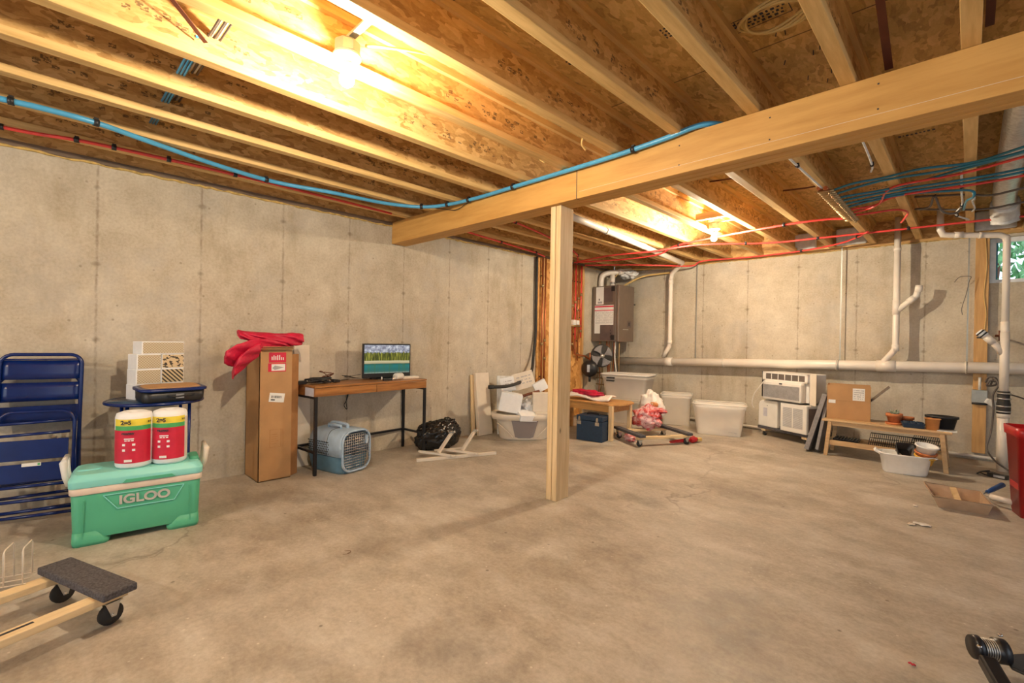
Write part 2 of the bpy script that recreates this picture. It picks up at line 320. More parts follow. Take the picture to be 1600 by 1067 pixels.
# ------------------------------------------------------------------ mesh builder
def rotm(rx=0, ry=0, rz=0): return Euler((rx, ry, rz)).to_matrix()
class MB:
    def __init__(s): s.v = []; s.f = []; s.mi = []; s.sm = []; s.mats = []
    def _m(s, m):
        if m not in s.mats: s.mats.append(m)
        return s.mats.index(m)
    def add(s, vs, fs, m, smooth=False):
        o = len(s.v); s.v += [tuple(x) for x in vs]; i = s._m(m)
        for f in fs: s.f.append(tuple(a+o for a in f)); s.mi.append(i); s.sm.append(smooth)
        return s
    def box(s, c, d, m, R=None):
        x, y, z = (k/2 for k in d); vs = [Vector((a*x, b*y, e*z)) for a in (-1, 1) for b in (-1, 1) for e in (-1, 1)]
        if R: vs = [R @ q for q in vs]
        vs = [q+Vector(c) for q in vs]
        return s.add(vs, [(0, 1, 3, 2), (4, 6, 7, 5), (0, 4, 5, 1), (2, 3, 7, 6), (0, 2, 6, 4), (1, 5, 7, 3)], m)
    def span(s, a, b, m):
        return s.box([(a[i]+b[i])/2 for i in range(3)], [abs(b[i]-a[i]) for i in range(3)], m)
    def bar(s, p, q, w, h, m, up=(0, 0, 1)):
        p, q = Vector(p), Vector(q); d = q-p; L = d.length; d.normalize(); up = Vector(up)
        if abs(d.dot(up)) > .98: up = Vector((1, 0, 0))
        sd = d.cross(up).normalized(); u = sd.cross(d)
        R = Matrix((sd, d, u)).transposed()
        return s.box((p+q)/2, (w, L, h), m, R)
    def tube(s, pts, r, m, seg=10, cap=True, closed=False):
        P = [Vector(p) for p in pts]; n = len(P); rings = []
        rs = r if isinstance(r, (list, tuple)) else [r]*n
        prev = None
        for i in range(n):
            if closed: t = (P[(i+1) % n]-P[i-1])
            else: t = P[min(i+1, n-1)]-P[max(i-1, 0)]
            if t.length < 1e-9: t = Vector((0, 0, 1))
            t.normalize()
            if prev is None:
                a = Vector((0, 0, 1)) if abs(t.z) < .9 else Vector((1, 0, 0)); u = t.cross(a).normalized()
            else: u = (prev-t*prev.dot(t)); u = u.normalized() if u.length > 1e-6 else t.orthogonal().normalized()
            prev = u; w_ = t.cross(u)
            k = 1
            if 0 < i < n-1 and not closed:
                a1 = (P[i]-P[i-1]).normalized(); a2 = (P[i+1]-P[i]).normalized(); k = 1/max(.6, math.sqrt(max(0, (1+a1.dot(a2))/2)))
            rings.append([P[i]+(u*cos(2*pi*j/seg)+w_*sin(2*pi*j/seg))*rs[i]*k for j in range(seg)])
        vs = [q for rg in rings for q in rg]; fs = []
        for i in range(n if closed else n-1):
            i2 = (i+1) % n
            for j in range(seg): fs.append((i*seg+j, i*seg+(j+1) % seg, i2*seg+(j+1) % seg, i2*seg+j))
        s.add(vs, fs, m, True)
        if cap and not closed: s.add(rings[0], [tuple(range(seg))[::-1]], m); s.add(rings[-1], [tuple(range(seg))], m)
        return s
    def cyl(s, p, q, r, m, seg=20): return s.tube([p, q], r, m, seg)
    def loft(s, rings, m, closed=True, cap0=True, cap1=True, smooth=True):
        n = len(rings[0]); vs = [q for rg in rings for q in rg]; fs = []
        for i in range(len(rings)-1):
            for j in range(n if closed else n-1):
                fs.append((i*n+j, i*n+(j+1) % n, (i+1)*n+(j+1) % n, (i+1)*n+j))
        s.add(vs, fs, m, smooth)
        if cap0: s.add(rings[0], [tuple(range(n))[::-1]], m)
        if cap1: s.add(rings[-1], [tuple(range(n))], m)
        return s
    def lathe(s, prof, c, m, seg=28, axis='z', smooth=True, R=None):
        rings = []
        for r, h in prof:
            rg = []
            for j in range(seg):
                a = 2*pi*j/seg; q = Vector((r*cos(a), r*sin(a), h))
                if axis == 'y': q = Vector((r*cos(a), h, r*sin(a)))
                if axis == 'x': q = Vector((h, r*cos(a), r*sin(a)))
                if R: q = R @ q
                rg.append(q+Vector(c))
            rings.append(rg)
        return s.loft(rings, m, smooth=smooth)
    def prism(s, poly, y0, y1, m, plane='xz', off=(0, 0, 0), R=None):
        def p3(a, b_, d):
            q = {'xz': Vector((a, d, b_)), 'xy': Vector((a, b_, d)), 'yz': Vector((d, a, b_))}[plane]
            if R: q = R @ q
            return q+Vector(off)
        A = [p3(a, b_, y0) for a, b_ in poly]; B = [p3(a, b_, y1) for a, b_ in poly]; n = len(poly)
        return s.add(A+B, [tuple(range(n)), tuple(range(2*n-1, n-1, -1))]+[(i, (i+1) % n, n+(i+1) % n, n+i)[::-1] for i in range(n)], m)
    def grid(s, fn, nu, nv, m, smooth=True):
        vs = [Vector(fn(i/nu, j/nv)) for i in range(nu+1) for j in range(nv+1)]; k = nv+1
        return s.add(vs, [(i*k+j, (i+1)*k+j, (i+1)*k+j+1, i*k+j+1) for i in range(nu) for j in range(nv)], m, smooth)
    def build(s, name, parent=None, bev=0, seg=2, solid=0, sub=0, label=None, keep=False):
        me = bpy.data.meshes.new(name)
        vs = s.v; off = Vector((0, 0, 0))
        if parent is None and not keep:
            xs = [v[0] for v in vs]; ys = [v[1] for v in vs]; zs = [v[2] for v in vs]
            off = Vector(((min(xs)+max(xs))/2, (min(ys)+max(ys))/2, min(zs)))
            vs = [(v[0]-off.x, v[1]-off.y, v[2]-off.z) for v in vs]
        me.from_pydata(vs, [], s.f)
        for m in s.mats: me.materials.append(M[m] if isinstance(m, str) else m)
        for p, i, sm in zip(me.polygons, s.mi, s.sm): p.material_index = i; p.use_smooth = sm
        bm = bmesh.new(); bm.from_mesh(me); bmesh.ops.remove_doubles(bm, verts=bm.verts, dist=1e-6)
        bmesh.ops.recalc_face_normals(bm, faces=bm.faces); bm.to_mesh(me); bm.free()
        o = bpy.data.objects.new(name, me); C.objects.link(o); o.location = off
        if parent: o.parent = parent
        if solid: md = o.modifiers.new('thickness', 'SOLIDIFY'); md.thickness = solid; md.offset = 0
        if bev: md = o.modifiers.new('bevel', 'BEVEL'); md.width = bev; md.segments = seg; md.limit_method = 'ANGLE'; md.angle_limit = radians(40)
        if sub: md = o.modifiers.new('sub', 'SUBSURF'); md.levels = sub; md.render_levels = sub
        if label: o['label'] = label
        return o
def tag(o, label, cat, group=None):
    o['label'] = label; o['category'] = cat
    if group: o['group'] = group
    return o
def struct(o, label=None):
    o['kind'] = 'structure'
    if label: o['label'] = label
    return o
def T(name, label, cat, loc=(0, 0, 0), rz=0, group=None, rot=None):
    o = bpy.data.objects.new(name, None); C.objects.link(o); o.location = loc; o.rotation_euler = rot or (0, 0, rz)
    o.empty_display_size = .1
    return tag(o, label, cat, group)
def copy_tree(o, parent=None):
    c = o.copy(); C.objects.link(c); c.parent = parent
    for ch in o.children: copy_tree(ch, c)
    return c
def rr(wd, dp, r, z, n=5, cx=0, cy=0):
    out = []
    for (sx, sy, a0) in ((1, 1, 0), (-1, 1, 90), (-1, -1, 180), (1, -1, 270)):
        for i in range(n+1):
            a = radians(a0+90*i/n); out.append(Vector((cx+sx*(wd/2-r)+r*cos(a), cy+sy*(dp/2-r)+r*sin(a), z)))
    return out
def arc(c, r, a0, a1, n, plane='xz'):
    out = []
    for i in range(n+1):
        a = radians(a0+(a1-a0)*i/n); x, y = r*cos(a), r*sin(a)
        out.append(Vector(c)+({'xz': Vector((x, 0, y)), 'xy': Vector((x, y, 0)), 'yz': Vector((0, x, y))}[plane]))
    return out
def smooth_path(pts, n=6):
    P = [Vector(p) for p in pts]; P = [2*P[0]-P[1]]+P+[2*P[-1]-P[-2]]; out = []
    for i in range(1, len(P)-2):
        for k in range(n):
            t = k/n; a, b_, c, d = P[i-1:i+3]
            out.append(.5*((2*b_)+(-a+c)*t+(2*a-5*b_+4*c-d)*t*t+(-a+3*b_-3*c+d)*t**3))
    out.append(P[-2]); return out
def text(name, body, size, mname, parent, loc, rot, extrude=.002, sx=1.0, bold=0):
    cu = bpy.data.curves.new(name, 'FONT'); cu.body = body; cu.size = size; cu.extrude = extrude; cu.offset = bold
    cu.align_x = 'CENTER'; cu.align_y = 'CENTER'
    t = bpy.data.objects.new(name+'_curve', cu); C.objects.link(t)
    dg = bpy.context.evaluated_depsgraph_get(); me = bpy.data.meshes.new_from_object(t.evaluated_get(dg))
    bpy.data.objects.remove(t); me.materials.clear(); me.materials.append(M[mname])
    o = bpy.data.objects.new(name, me); C.objects.link(o); o.parent = parent; o.location = loc; o.rotation_euler = rot; o.scale = (sx, 1, 1)
    return o
def scribble(mb, x0, x1, z0, z1, rows, m, y=-.001, fill=.7, rowh=.5):
    """rows of short dark strokes: print too small to read"""
    dz = (z1-z0)/rows
    for r_ in range(rows):
        x = x0
        while x < x1:
            w_ = random.uniform(.02, .09)*(x1-x0)
            if random.random() < fill: mb.box((min(x+w_/2, x1), y, z0+dz*(r_+.5)), (w_*.8, .0006, dz*rowh), m)
            x += w_
# ================================================================== THE ROOM
XL, YB, HW = -4.274, 6.80, 2.30        # left wall, back wall, height of the concrete
JZ, JH = 2.335, .241                   # underside and depth of the joists
ZS = JZ+JH
mb = MB(); mb.grid(lambda u, v: (XL-.2+(XR+.5-XL)*u, YR-.3+(YB-YR+.6)*v, 0), 2, 2, 'floor', False)
mb.span((XL-.2, YR-.3, -.12), (XR+.3, YB+.3, -.002), 'floor'); struct(mb.build('floor', keep=True))
mb = MB(); mb.span((XL-.2, YR-.3, 0), (XL, YB+.2, HW), 'wall_l'); struct(mb.build('wall_left', keep=True))
WX0, WX1, WZ0, WZ1 = .138, .96, 1.815, 2.27
mb = MB(); mb.span((XL, YB, 0), (WX0, YB+.2, HW), 'wall_b'); mb.span((WX1, YB, 0), (XR+.2, YB+.2, HW), 'wall_b')
mb.span((WX0, YB, 0), (WX1, YB+.2, WZ0), 'wall_b'); mb.span((WX0, YB, WZ1), (WX1, YB+.2, HW), 'wall_b'); struct(mb.build('wall_back', keep=True))
mb = MB()
for a, b_ in (((XR, YR-.2, 0), (XR+.2, .3, HW)), ((XR, 3.5, 0), (XR+.2, YB, HW)), ((XR, .3, 2.1), (XR+.2, 3.5, HW)), ((XR, .3, 0), (XR+.2, 3.5, .2))): mb.span(a, b_, 'wall_l')  # unseen wall, its wide opening added to let sky fill in
struct(mb.build('wall_right', keep=True))
mb = MB()
for a, b_ in (((XL, YR-.2, 0), (-2.9, YR, HW)), ((1.1, YR-.2, 0), (XR, YR, HW)), ((-2.9, YR-.2, 2.1), (1.1, YR, HW)), ((-2.9, YR-.2, 0), (1.1, YR, .2))): mb.span(a, b_, 'wall_b')  # unseen wall, opening put in for ambient light from behind
struct(mb.build('wall_rear', keep=True))
mb = MB(); mb.span((XL-.2, YR-.2, ZS), (XR+.2, YB+.2, ZS+.02), 'osb_sub'); struct(mb.build('ceiling', keep=True), 'oriented strand board subfloor seen between the joists')
# sill plates, rim boards and the ragged yellow sealing foam on top of the concrete
mb = MB(); mb.span((XL-.14, YR-.1, HW), (XL+.012, YB, JZ), 'treated'); struct(mb.build('trim_1', keep=True), 'dark treated sill plate on the left wall')
mb = MB(); mb.span((XL, YB-.012, HW+.004), (XR, YB+.14, JZ), 'sill'); struct(mb.build('trim_2', keep=True), 'orange wooden sill plate on the back wall')
mb = MB(); mb.span((XL-.12, YR-.1, JZ), (XL-.005, YB, ZS), 'osb_web'); struct(mb.build('trim_3', keep=True), 'stamped rim board above the left wall')
mb = MB(); mb.span((XL, YB-.005, JZ), (XR, YB+.1, ZS), 'osb_web'); struct(mb.build('trim_4', keep=True), 'rim board above the back wall')
for wl, (p0, p1) in enumerate((((XL+.008, YR, HW-.004), (XL+.008, YB, HW-.004)), ((XL, YB-.008, HW-.002), (XR, YB-.008, HW-.002)))):
    mb = MB(); n = 260; pts = []; rs = []
    for i in range(n+1):
        t = i/n; q = Vector(p0).lerp(Vector(p1), t); q.z += random.uniform(-.006, .004); pts.append(q); rs.append(random.uniform(.004, .011)*(1 if wl == 0 else .6))
    mb.tube(pts, rs, 'foamyel', 6); struct(mb.build('trim_%d' % (5+wl), keep=True), 'ragged yellow sealing foam between concrete and sill')
# ink stamps and nail points on the underside of the subfloor
ceil_ = bpy.data.objects['ceiling']
def ceil_mark(x, y, w_, h_, rows, ang, frame=False, seed=0):
    rnd = random.Random(seed); R3 = rotm(0, 0, ang); mb = MB(); c = Vector((x, y, ZS-.0008))
    def bx(u, v, a, b_): mb.box(c+R3 @ Vector((u, v, 0)), (a, b_, .0008), 'ink', R3)
    for r_ in range(rows):
        u = -w_/2
        while u < w_/2-.01:
            k = rnd.uniform(.008, .022); bx(u+k/2, -h_/2+h_*(r_+.5)/rows, k*.7, h_/rows*rnd.uniform(.35, .7)); u += k+.005
    if frame:
        for v in (-h_/2-.01, h_/2+.01): bx(0, v, w_+.02, .003)
        for u in (-w_/2-.01, -w_/6, w_/2+.01): bx(u, 0, .003, h_+.02)
    mb.build('ink_stamp', ceil_)
for i, a in enumerate(((-.72, 2.20, .30, .07, 3, 0, True), (-1.0, 2.02, .07, .09, 4, 0), (-.27, 4.10, .20, .045, 1, 0), (-.62, 4.0, .16, .04, 1, 0), (-.05+.2, 3.75, .12, .04, 1, 0), (-.60, 5.3, .14, .04, 1, 0), (-1.3, 4.4, .16, .04, 2, 0), (-1.45, 1.9, .10, .05, 2, 0))): ceil_mark(*a, seed=i)
mb = MB(); rnd = random.Random(12)
for x, y in ((-.56, 2.62), (-.53, 2.60), (-.68, 2.62), (-.63, 2.85), (-.53, 2.86), (-.52, 2.93), (-.56, 2.95), (-.20, 2.40), (-.185, 2.40), (-.9, 2.7), (-.65, 2.35), (-.62, 2.37), (-1.0, 4.6), (-.25, 3.4), (-.23, 3.4)):
    mb.cyl((x, y, ZS+.002), (x+rnd.uniform(-.006, .006), y+rnd.uniform(-.006, .006), ZS-.022), .0022, 'ink', 6)
mb.build('nail_points', ceil_)
# window in the back wall
mb = MB(); fw = .045; y0, y1 = YB+.05, YB+.11
for a, b_ in (((WX0, y0, WZ0), (WX0+fw, y1, WZ1)), ((WX1-fw, y0, WZ0), (WX1, y1, WZ1)), ((WX0+fw, y0, WZ0), (WX1-fw, y1, WZ0+fw*.8)), ((WX0+fw, y0, WZ1-fw), (WX1-fw, y1, WZ1)), ((.545, y0, WZ0+fw*.8), (.575, y1, WZ1-fw))): mb.span(a, b_, 'window_frame')
win = struct(mb.build('window_1', keep=True, bev=.004))
mb = MB(); mb.span((WX0+fw, YB+.075, WZ0+.036), (.545, YB+.08, WZ1-fw), 'glass'); mb.span((.575, YB+.075, WZ0+.036), (WX1-fw, YB+.08, WZ1-fw), 'glass'); pa = mb.build('pane', win)
mb = MB(); mb.span((WX0+fw, YB+.052, WZ0+.036), (WX0+fw+.012, YB+.07, WZ1-fw), 'teal'); mb.span((WX0-.0, YB, WZ0-.004), (WX1, YB+.05, WZ0+.002), 'window_frame'); mb.build('window_sill', win)
# outside the window: a grassy bank and shrubs
mb = MB(); mb.grid(lambda u, v: (-6+12*u, YB+.24+7*v, 1.70+.05*v+.02*sin(9*u+5*v)), 30, 20, 'leaf'); o = mb.build('lawn', keep=True); tag(o, 'sunlit grass outside the small back window', 'grass'); o['kind'] = 'stuff'
for i, (x, y, r_) in enumerate(((.2, 9.2, .8), (2.1, 10.3, .9), (-1.8, 9.8, .85))):
    mb = MB(); rnd = random.Random(i)
    for k in range(900):
        a, b_ = rnd.uniform(0, 2*pi), rnd.uniform(-.35, 1.5); rad = r_*rnd.uniform(.65, 1.05)
        c = Vector((x+rad*cos(a)*cos(b_)*.9, y+rad*sin(a)*cos(b_)*.9, 2.2+rad*sin(b_)*1.2)); R = rotm(rnd.uniform(0, 6), rnd.uniform(0, 6), rnd.uniform(0, 6)); s_ = rnd.uniform(.05, .10)
        mb.add([c+R @ Vector(q)*s_ for q in ((-1, 0, 0), (0, -.5, .1), (1, 0, 0), (0, .5, .1))], [(0, 1, 2, 3)], 'leaf')
    mb.tube([(x, y, 1.7), (x+.05, y, 2.4)], .05, 'rust', 8)
    tag(mb.build('shrub'), ['leafy green shrub right behind the back window', 'leafy green shrub outside, right of the window', 'leafy green shrub outside, hidden left of the window', 'leafy green shrub outside, far right of the window'][i], 'shrub')
# beam and post
t = T('support_beam', 'long orange laminated wooden beam carrying the ceiling joists', 'beam', (0, 2.65, 2.115))
xj = -1.92
for i in range(3):
    mb = MB(); ya = -.0867+.0577*i; mb.span((XL+.004, ya, 0), (xj-.004 if i == 0 else XR, ya+.0567, .219), 'beam')
    mb.build('ply', t, bev=.003)
mb = MB(); mb.span((xj, -.0867, 0), (XR, -.03, .219), 'beam'); mb.build('ply', t, bev=.003)
mb = MB(); mb.span((xj-.005, -.0862, .001), (xj+.001, -.05, .218), 'ink'); mb.build('butt_joint', t)
mb = MB()
for k in range(9):
    for z in (.05, .16): mb.box((-1.2+.45*k+.02*(k % 2), -.0872, z+.01*(k % 3)), (.007, .001, .007), 'ink')
mb.box((.18, -.0873, .11), (.035, .0008, .15), 'rust'); mb.build('nail_mark', t)
mb = MB(); mb.bar((-1.9, -.0872, .045), (1.2, -.0872, .052), .0008, .0014, 'cream'); mb.build('chalk_line', t)
t = T('support_post', 'pale doubled-timber post standing under the orange beam', 'post', (-2.135, 2.68, 0), radians(2))
for i, (a, b_) in enumerate(((-.045, .0), (.004, .046))):
    mb = MB(); mb.span((a, -.077, 0), (b_, .077, 2.115), 'pine_z'); mb.build('timber', t, bev=.004)
# joists
JX = lambda k: -.042-.3985*k
ordn = ['first', 'second', 'third', 'fourth', 'fifth', 'sixth', 'seventh', 'eighth', 'ninth', 'tenth', 'eleventh', 'twelfth', 'thirteenth']
joist0 = T('floor_joist', '', 'joist', (0, 0, JZ))
mb = MB(); mb.span((0, YR, 0), (.059, YB-.012, .038), 'pine'); mb.build('bottom_flange', joist0, bev=.003)
mb = MB(); mb.span((.025, YR, .038), (.035, YB-.012, JH-.038), 'osb_web'); mb.build('web', joist0)
mb = MB(); mb.span((0, YR, JH-.038), (.059, YB-.012, JH), 'pine'); mb.build('top_flange', joist0)
ks = [k for k in range(10, -9, -1)]
for i, k in enumerate(ks):
    j = joist0 if i == 0 else copy_tree(joist0)
    j.location = (JX(k), 0, JZ); j['group'] = 'wooden I-joists under the subfloor'
    if k >= -1: j['label'] = 'wooden I-joist, %s one out from the left concrete wall' % ordn[10-k]
    else: j['label'] = 'wooden I-joist off to the right, past the right edge of the photo'

# ------------------------------------------------------------------ lamps
def ceiling_lamp(x, y, label, glow='bulb'):
    t = T('ceiling_lamp', label, 'lamp', (x, y, 2.33), 0, 'bare bulb lampholders between the joists')
    mb = MB(); mb.lathe([(.050, .012), (.054, .02), (.054, .062), (.048, .07), (.0, .07)], (0, 0, 0), 'tin', 8, smooth=False); mb.build('junction_box', t)
    xl, xr = JX(5)+.059-x, JX(4)-x
    mb = MB(); mb.box(((xl+xr)/2, 0, .078), (xr-xl, .03, .012), 'tin'); mb.build('hanger_bar', t)
    mb = MB(); mb.lathe([(.0, -.012), (.026, -.014), (.034, -.004), (.052, -.002), (.058, .004), (.058, .012), (0, .012)], (0, 0, 0), 'porcelain'); mb.lathe([(.0, -.040), (.020, -.040), (.023, -.012), (.0, -.012)], (0, 0, 0), 'porcelain'); mb.build('lampholder', t)
    mb = MB(); mb.lathe([(.0, -.052), (.012, -.052), (.014, -.038), (0, -.038)], (0, 0, 0), 'porcelain', 16); mb.build('bulb_neck', t)
    mb = MB(); c = -.088; mb.lathe([(.0, c-.031), (.012, c-.029), (.022, c-.022), (.029, c-.010), (.030, c+.003), (.026, c+.016), (.018, c+.028), (.013, c+.036), (0, c+.036)], (0, 0, 0), glow, 24)
    mb.build('light_bulb', t)
    return t
ceiling_lamp(-1.905, .915, 'lit bare bulb in a white porcelain holder, in front of the orange beam')
ceiling_lamp(-1.915, 4.93, 'lit bare bulb in a white porcelain holder, behind the orange beam above the red tubing', 'bulb_far')
ceiling_lamp(-2.0, -2.6, 'lit bare bulb behind the viewer, out of the photo', 'bulb_rear')

# ------------------------------------------------------------------ folded blue chair against the left wall
def folding_chair(loc, rz, tilt, label, sc=1):
    t = T('folding_chair', label, 'chair', loc, 0, None, (tilt, 0, rz)); W = .375
    def u_tube(w_, z0, z1, r_, y, rad=.06):
        pts = [(-w_/2, y, z0), (-w_/2, y, z1-rad)]+arc((-w_/2+rad, y, z1-rad), rad, 180, 90, 6)[1:]+arc((w_/2-rad, y, z1-rad), rad, 90, 0, 6)+[(w_/2, y, z0)]
        return MB().tube(pts, r_, 'navy', 10)
    u_tube(W, .05, 1.0, .0105, 0).build('back_frame', t)
    for z0, z1 in ((.845, .965), (.715, .825)):
        mb = MB(); mb.grid(lambda u, v: ((u-.5)*(W-.01), .004+.012*sin(pi*u), z0+(z1-z0)*v), 10, 3, 'navy')
        mb.build('back_slat', t, solid=.004)
    mb = MB(); mb.cyl((-W/2, 0, .97), (W/2, 0, .97), .004, 'navy', 8); mb.build('top_rail', t)
    sf = u_tube(.345, .20, .645, .0095, -.035, .07); sf.cyl((-.17, -.035, .20), (.17, -.035, .20), .0095, 'navy', 10); sf.build('seat_frame', t)
    for i, z in enumerate((.575, .505)):
        mb = MB(); mb.cyl((-.17, -.047, z), (.155, -.047, z+.01), .009, 'navy', 10); mb.build('cross_bar', t)
    for z0, z1 in ((.355, .475), (.225, .335)):
        mb = MB(); mb.span((-.16, -.048, z0), (.15, -.040, z1), 'navy'); mb.build('seat_slat', t, bev=.003)
    mb = MB(); mb.span((-.055, -.0495, .318), (.03, -.0485, .338), 'paper'); mb.span((.015, -.0500, .322), (.026, -.0494, .334), 'lgreen'); mb.build('sticker', t)
    for s_ in (-1, 1): mb = MB(); mb.tube([(s_*.167, -.035, .62), (s_*.180, -.03, .30), (s_*.184, -.015, .02)], .009, 'navy', 8); mb.build('front_leg', t)
    for y, z in ((-.03, .115), (-.015, .02)):
        mb = MB(); mb.cyl((-.19, y, z), (.19, y, z), .0095, 'navy', 10); mb.build('foot_bar', t)
    mb = MB(); mb.cyl((-.187, 0, .05), (.187, 0, .05), .0095, 'navy', 10); mb.build('rear_bar', t)
    return t
folding_chair((-4.045, .005, .012), radians(76), radians(-7), 'blue metal folding chair leaning folded on the left wall, front one with the sticker')
def plain_folded(loc, rz, tilt, label):
    t = T('folding_chair', label, 'chair', loc, 0, None, (tilt, 0, rz)); W = .37
    mb = MB(); pts = [(-W/2, 0, .02), (-W/2, 0, .80)]+arc((-W/2+.06, 0, .80), .06, 180, 90, 6)[1:]+arc((W/2-.06, 0, .80), .06, 90, 0, 6)+[(W/2, 0, .02)]
    mb.tube(pts, .0105, 'navy', 10); mb.build('back_frame', t)
    for z0, z1 in ((.70, .80), (.56, .67)):
        mb = MB(); mb.span((-W/2+.01, -.002, z0), (W/2-.01, .004, z1), 'navy'); mb.build('back_slat', t)
    for z in (.03, .12, .2):
        mb = MB(); mb.cyl((-.19, -.012, z), (.19, -.012, z), .0095, 'navy', 10); mb.build('foot_bar', t)
    return t
plain_folded((-4.135, .02, .012), radians(84), radians(-5), 'blue folding chair mostly hidden behind the front folded chair')

# ------------------------------------------------------------------ round side table with things on it
TX, TY, TZ = -3.925, .575, .71
t = T('side_table', 'small round dark-blue metal table with glass top beside the left wall', 'table', (TX, TY, 0))
mb = MB(); mb.lathe([(.0, TZ-.008), (.258, TZ-.008), (.258, TZ-.001), (0, TZ-.001)], (0, 0, 0), 'tabtop', 48); mb.build('glass_top', t)
mb = MB(); mb.tube([(.262*cos(a*pi/24), .262*sin(a*pi/24), TZ-.012) for a in range(48)], .0115, 'navy', 8, closed=True); mb.build('rim', t)
for a in (50, 130, 230, 310):
    c_, s_ = cos(radians(a)), sin(radians(a)); mb = MB(); mb.tube([(.215*c_, .215*s_, TZ-.02), (.21*c_, .21*s_, .30), (.245*c_, .245*s_, .005)], .010, 'navy', 10); mb.build('leg', t)
mb = MB(); mb.tube([(.207*cos(a*pi/16), .207*sin(a*pi/16), .30) for a in range(32)], .006, 'navy', 6, closed=True); mb.build('stretcher_ring', t)
rzB = radians(106); ub = Vector((cos(rzB), sin(rzB), 0)); vb = Vector((-sin(rzB), cos(rzB), 0))
B0 = Vector((-3.975, .555, TZ))
def tile_box(du, dv, z, wd, hh, face, label, rz=rzB, white_end=True):
    c = B0+ub*du+vb*dv; t = T('tile_box', label, 'box', (c.x, c.y, TZ+z), rz, 'boxes of wall tiles on the round table')
    mb = MB(); mb.span((-wd/2, -.062, 0), (wd/2, .062, hh), 'foam'); mb.build('carton', t, bev=.003)
    mb = MB(); mb.span((-wd/2+.006, -.0635, .006), (wd/2-.004, -.0622, hh-.006), face); mb.build('tile_sample_face', t)
hb = .100
tile_box(-.045, 0, 0, .145, hb, 'tile_weave', 'white tile box at the bottom of the left column on the round table')
tile_box(-.042, 0, hb, .142, hb, 'tile_weave', 'white tile box second from the bottom of the left column')
tile_box(-.040, 0, 2*hb, .14, hb, 'tile_weave', 'white tile box third up in the left column, under the widest box')
tile_box(.105, .005, 0, .14, hb, 'tile_speck', 'tile box at the bottom of the right column, behind the black case')
tile_box(.103, .005, hb, .14, hb, 'tile_stripe', 'tile box with diagonal black stripes in the right column')
tile_box(.105, .005, 2*hb, .14, hb, 'tile_speck', 'tile box with black specks on tan, above the striped one')
tile_box(.045, 0, 3*hb, .255, hb*.85, 'tile_weave', 'widest white tile box lying on top of the stack')
t = T('carrying_case', 'flat black zip case with tan top lying on the round table', 'case', (-3.775, .63, TZ+.004), 0, None, (radians(4), 0, radians(97)))
rg = [rr(.33, .19, .04, 0), rr(.345, .205, .05, .015), rr(.35, .21, .05, .075)]; mb = MB(); mb.loft(rg, 'black'); mb.build('body', t)
mb = MB(); mb.loft([rr(.375, .235, .06, .073), rr(.375, .235, .06, .087), rr(.345, .205, .05, .091)], 'navy'); mb.build('rim', t)
mb = MB(); mb.loft([rr(.315, .175, .05, .091), rr(.30, .16, .05, .097)], 'card'); mb.build('top_panel', t, label='tan leather-like top panel')
mb = MB(); mb.box((.02, -.108, .04), (.045, .01, .028), 'steel'); mb.build('buckle', t)
mb = MB(); mb.tube(smooth_path([(-.05, -.104, .045), (0, -.122, .04), (.06, -.122, .045), (.10, -.104, .045)]), .005, 'black', 8); mb.build('handle', t)

# ------------------------------------------------------------------ cooler and paper towels
rzC = radians(83); uc = Vector((cos(rzC), sin(rzC), 0)); vc = Vector((-sin(rzC), cos(rzC), 0))
fc = Vector((-3.325, .42, 0)); cc = fc+vc*.165
t = T('cooler', 'green picnic cooler with aqua lid standing on the floor under paper towels', 'cooler', cc, rzC)
mb = MB(); W, D = .585, .31
rg = [rr(W*.955, D*.93, .03, .035), rr(W*.965, D*.945, .035, .10), rr(W*.985, D*.975, .035, .28)]
mb.loft(rg, 'green')
mb.build('body', t, bev=.004)
for s_ in (-1, 1):
    mb = MB(); mb.loft([rr(.15, D*.95, .03, 0, cx=s_*.205), rr(.16, D*.97, .03, .02, cx=s_*.204), rr(.12, D*.945, .03, .075, cx=s_*.222)], 'green'); mb.build('foot', t)
mb = MB(); mb.loft([rr(W, D, .035, .278), rr(W*1.01, D*1.01, .035, .282), rr(W*1.015, D*1.02, .035, .312), rr(W*1.0, D, .035, .316)], 'cband'); mb.build('cream_band', t, label='cream-coloured band under the lid')
mb = MB(); mb.loft([rr(W*1.02, D*1.03, .035, .316), rr(W*1.025, D*1.04, .035, .352), rr(W*.99, D*.97, .04, .368), rr(W*.95, D*.9, .05, .384)], 'aqua')
lid = mb.build('lid', t, bev=.003, label='aqua lid')
mb = MB(); mb.prism([(-.075, .318), (.165, .318), (.145, .335), (-.06, .335)], -.1640, -.158, 'green'); mb.build('finger_recess', lid)
mb = MB(); mb.loft([rr(.12, .10, .03, .381, cx=-.22, cy=0), rr(.09, .07, .03, .390, cx=-.22)], 'aqua'); mb.build('raised_grip', lid); mb = MB(); mb.loft([rr(.055, .16, .02, .372, cx=.262, cy=0), rr(.04, .13, .018, .402, cx=.262)], 'green'); mb.build('raised_grip', lid)
outl = [(-.155, .262), (.205, .262), (.16, .180), (-.095, .180)]
mb = MB()
for i in range(4):
    a, b_ = outl[i], outl[(i+1) % 4]; ya = -(.1465+.0045*a[1]/.28); yb = -(.1465+.0045*b_[1]/.28); mb.bar((a[0], ya-.003, a[1]), (b_[0], yb-.003, b_[1]), .004, .004, 'aqua')
mb.build('logo_panel', t)
text('lettering', 'IGLOO', .066, 'silver', t, (.025, -.1535, .222), (radians(90-1.5), 0, 0), .002, 1.12, .0022)
for s_ in (-1, 1): mb = MB(); mb.bar((s_*.232, -.1535, .25), (s_*.238, -.147, .04), .004, .004, 'green'); mb.build('corner_rib', t)
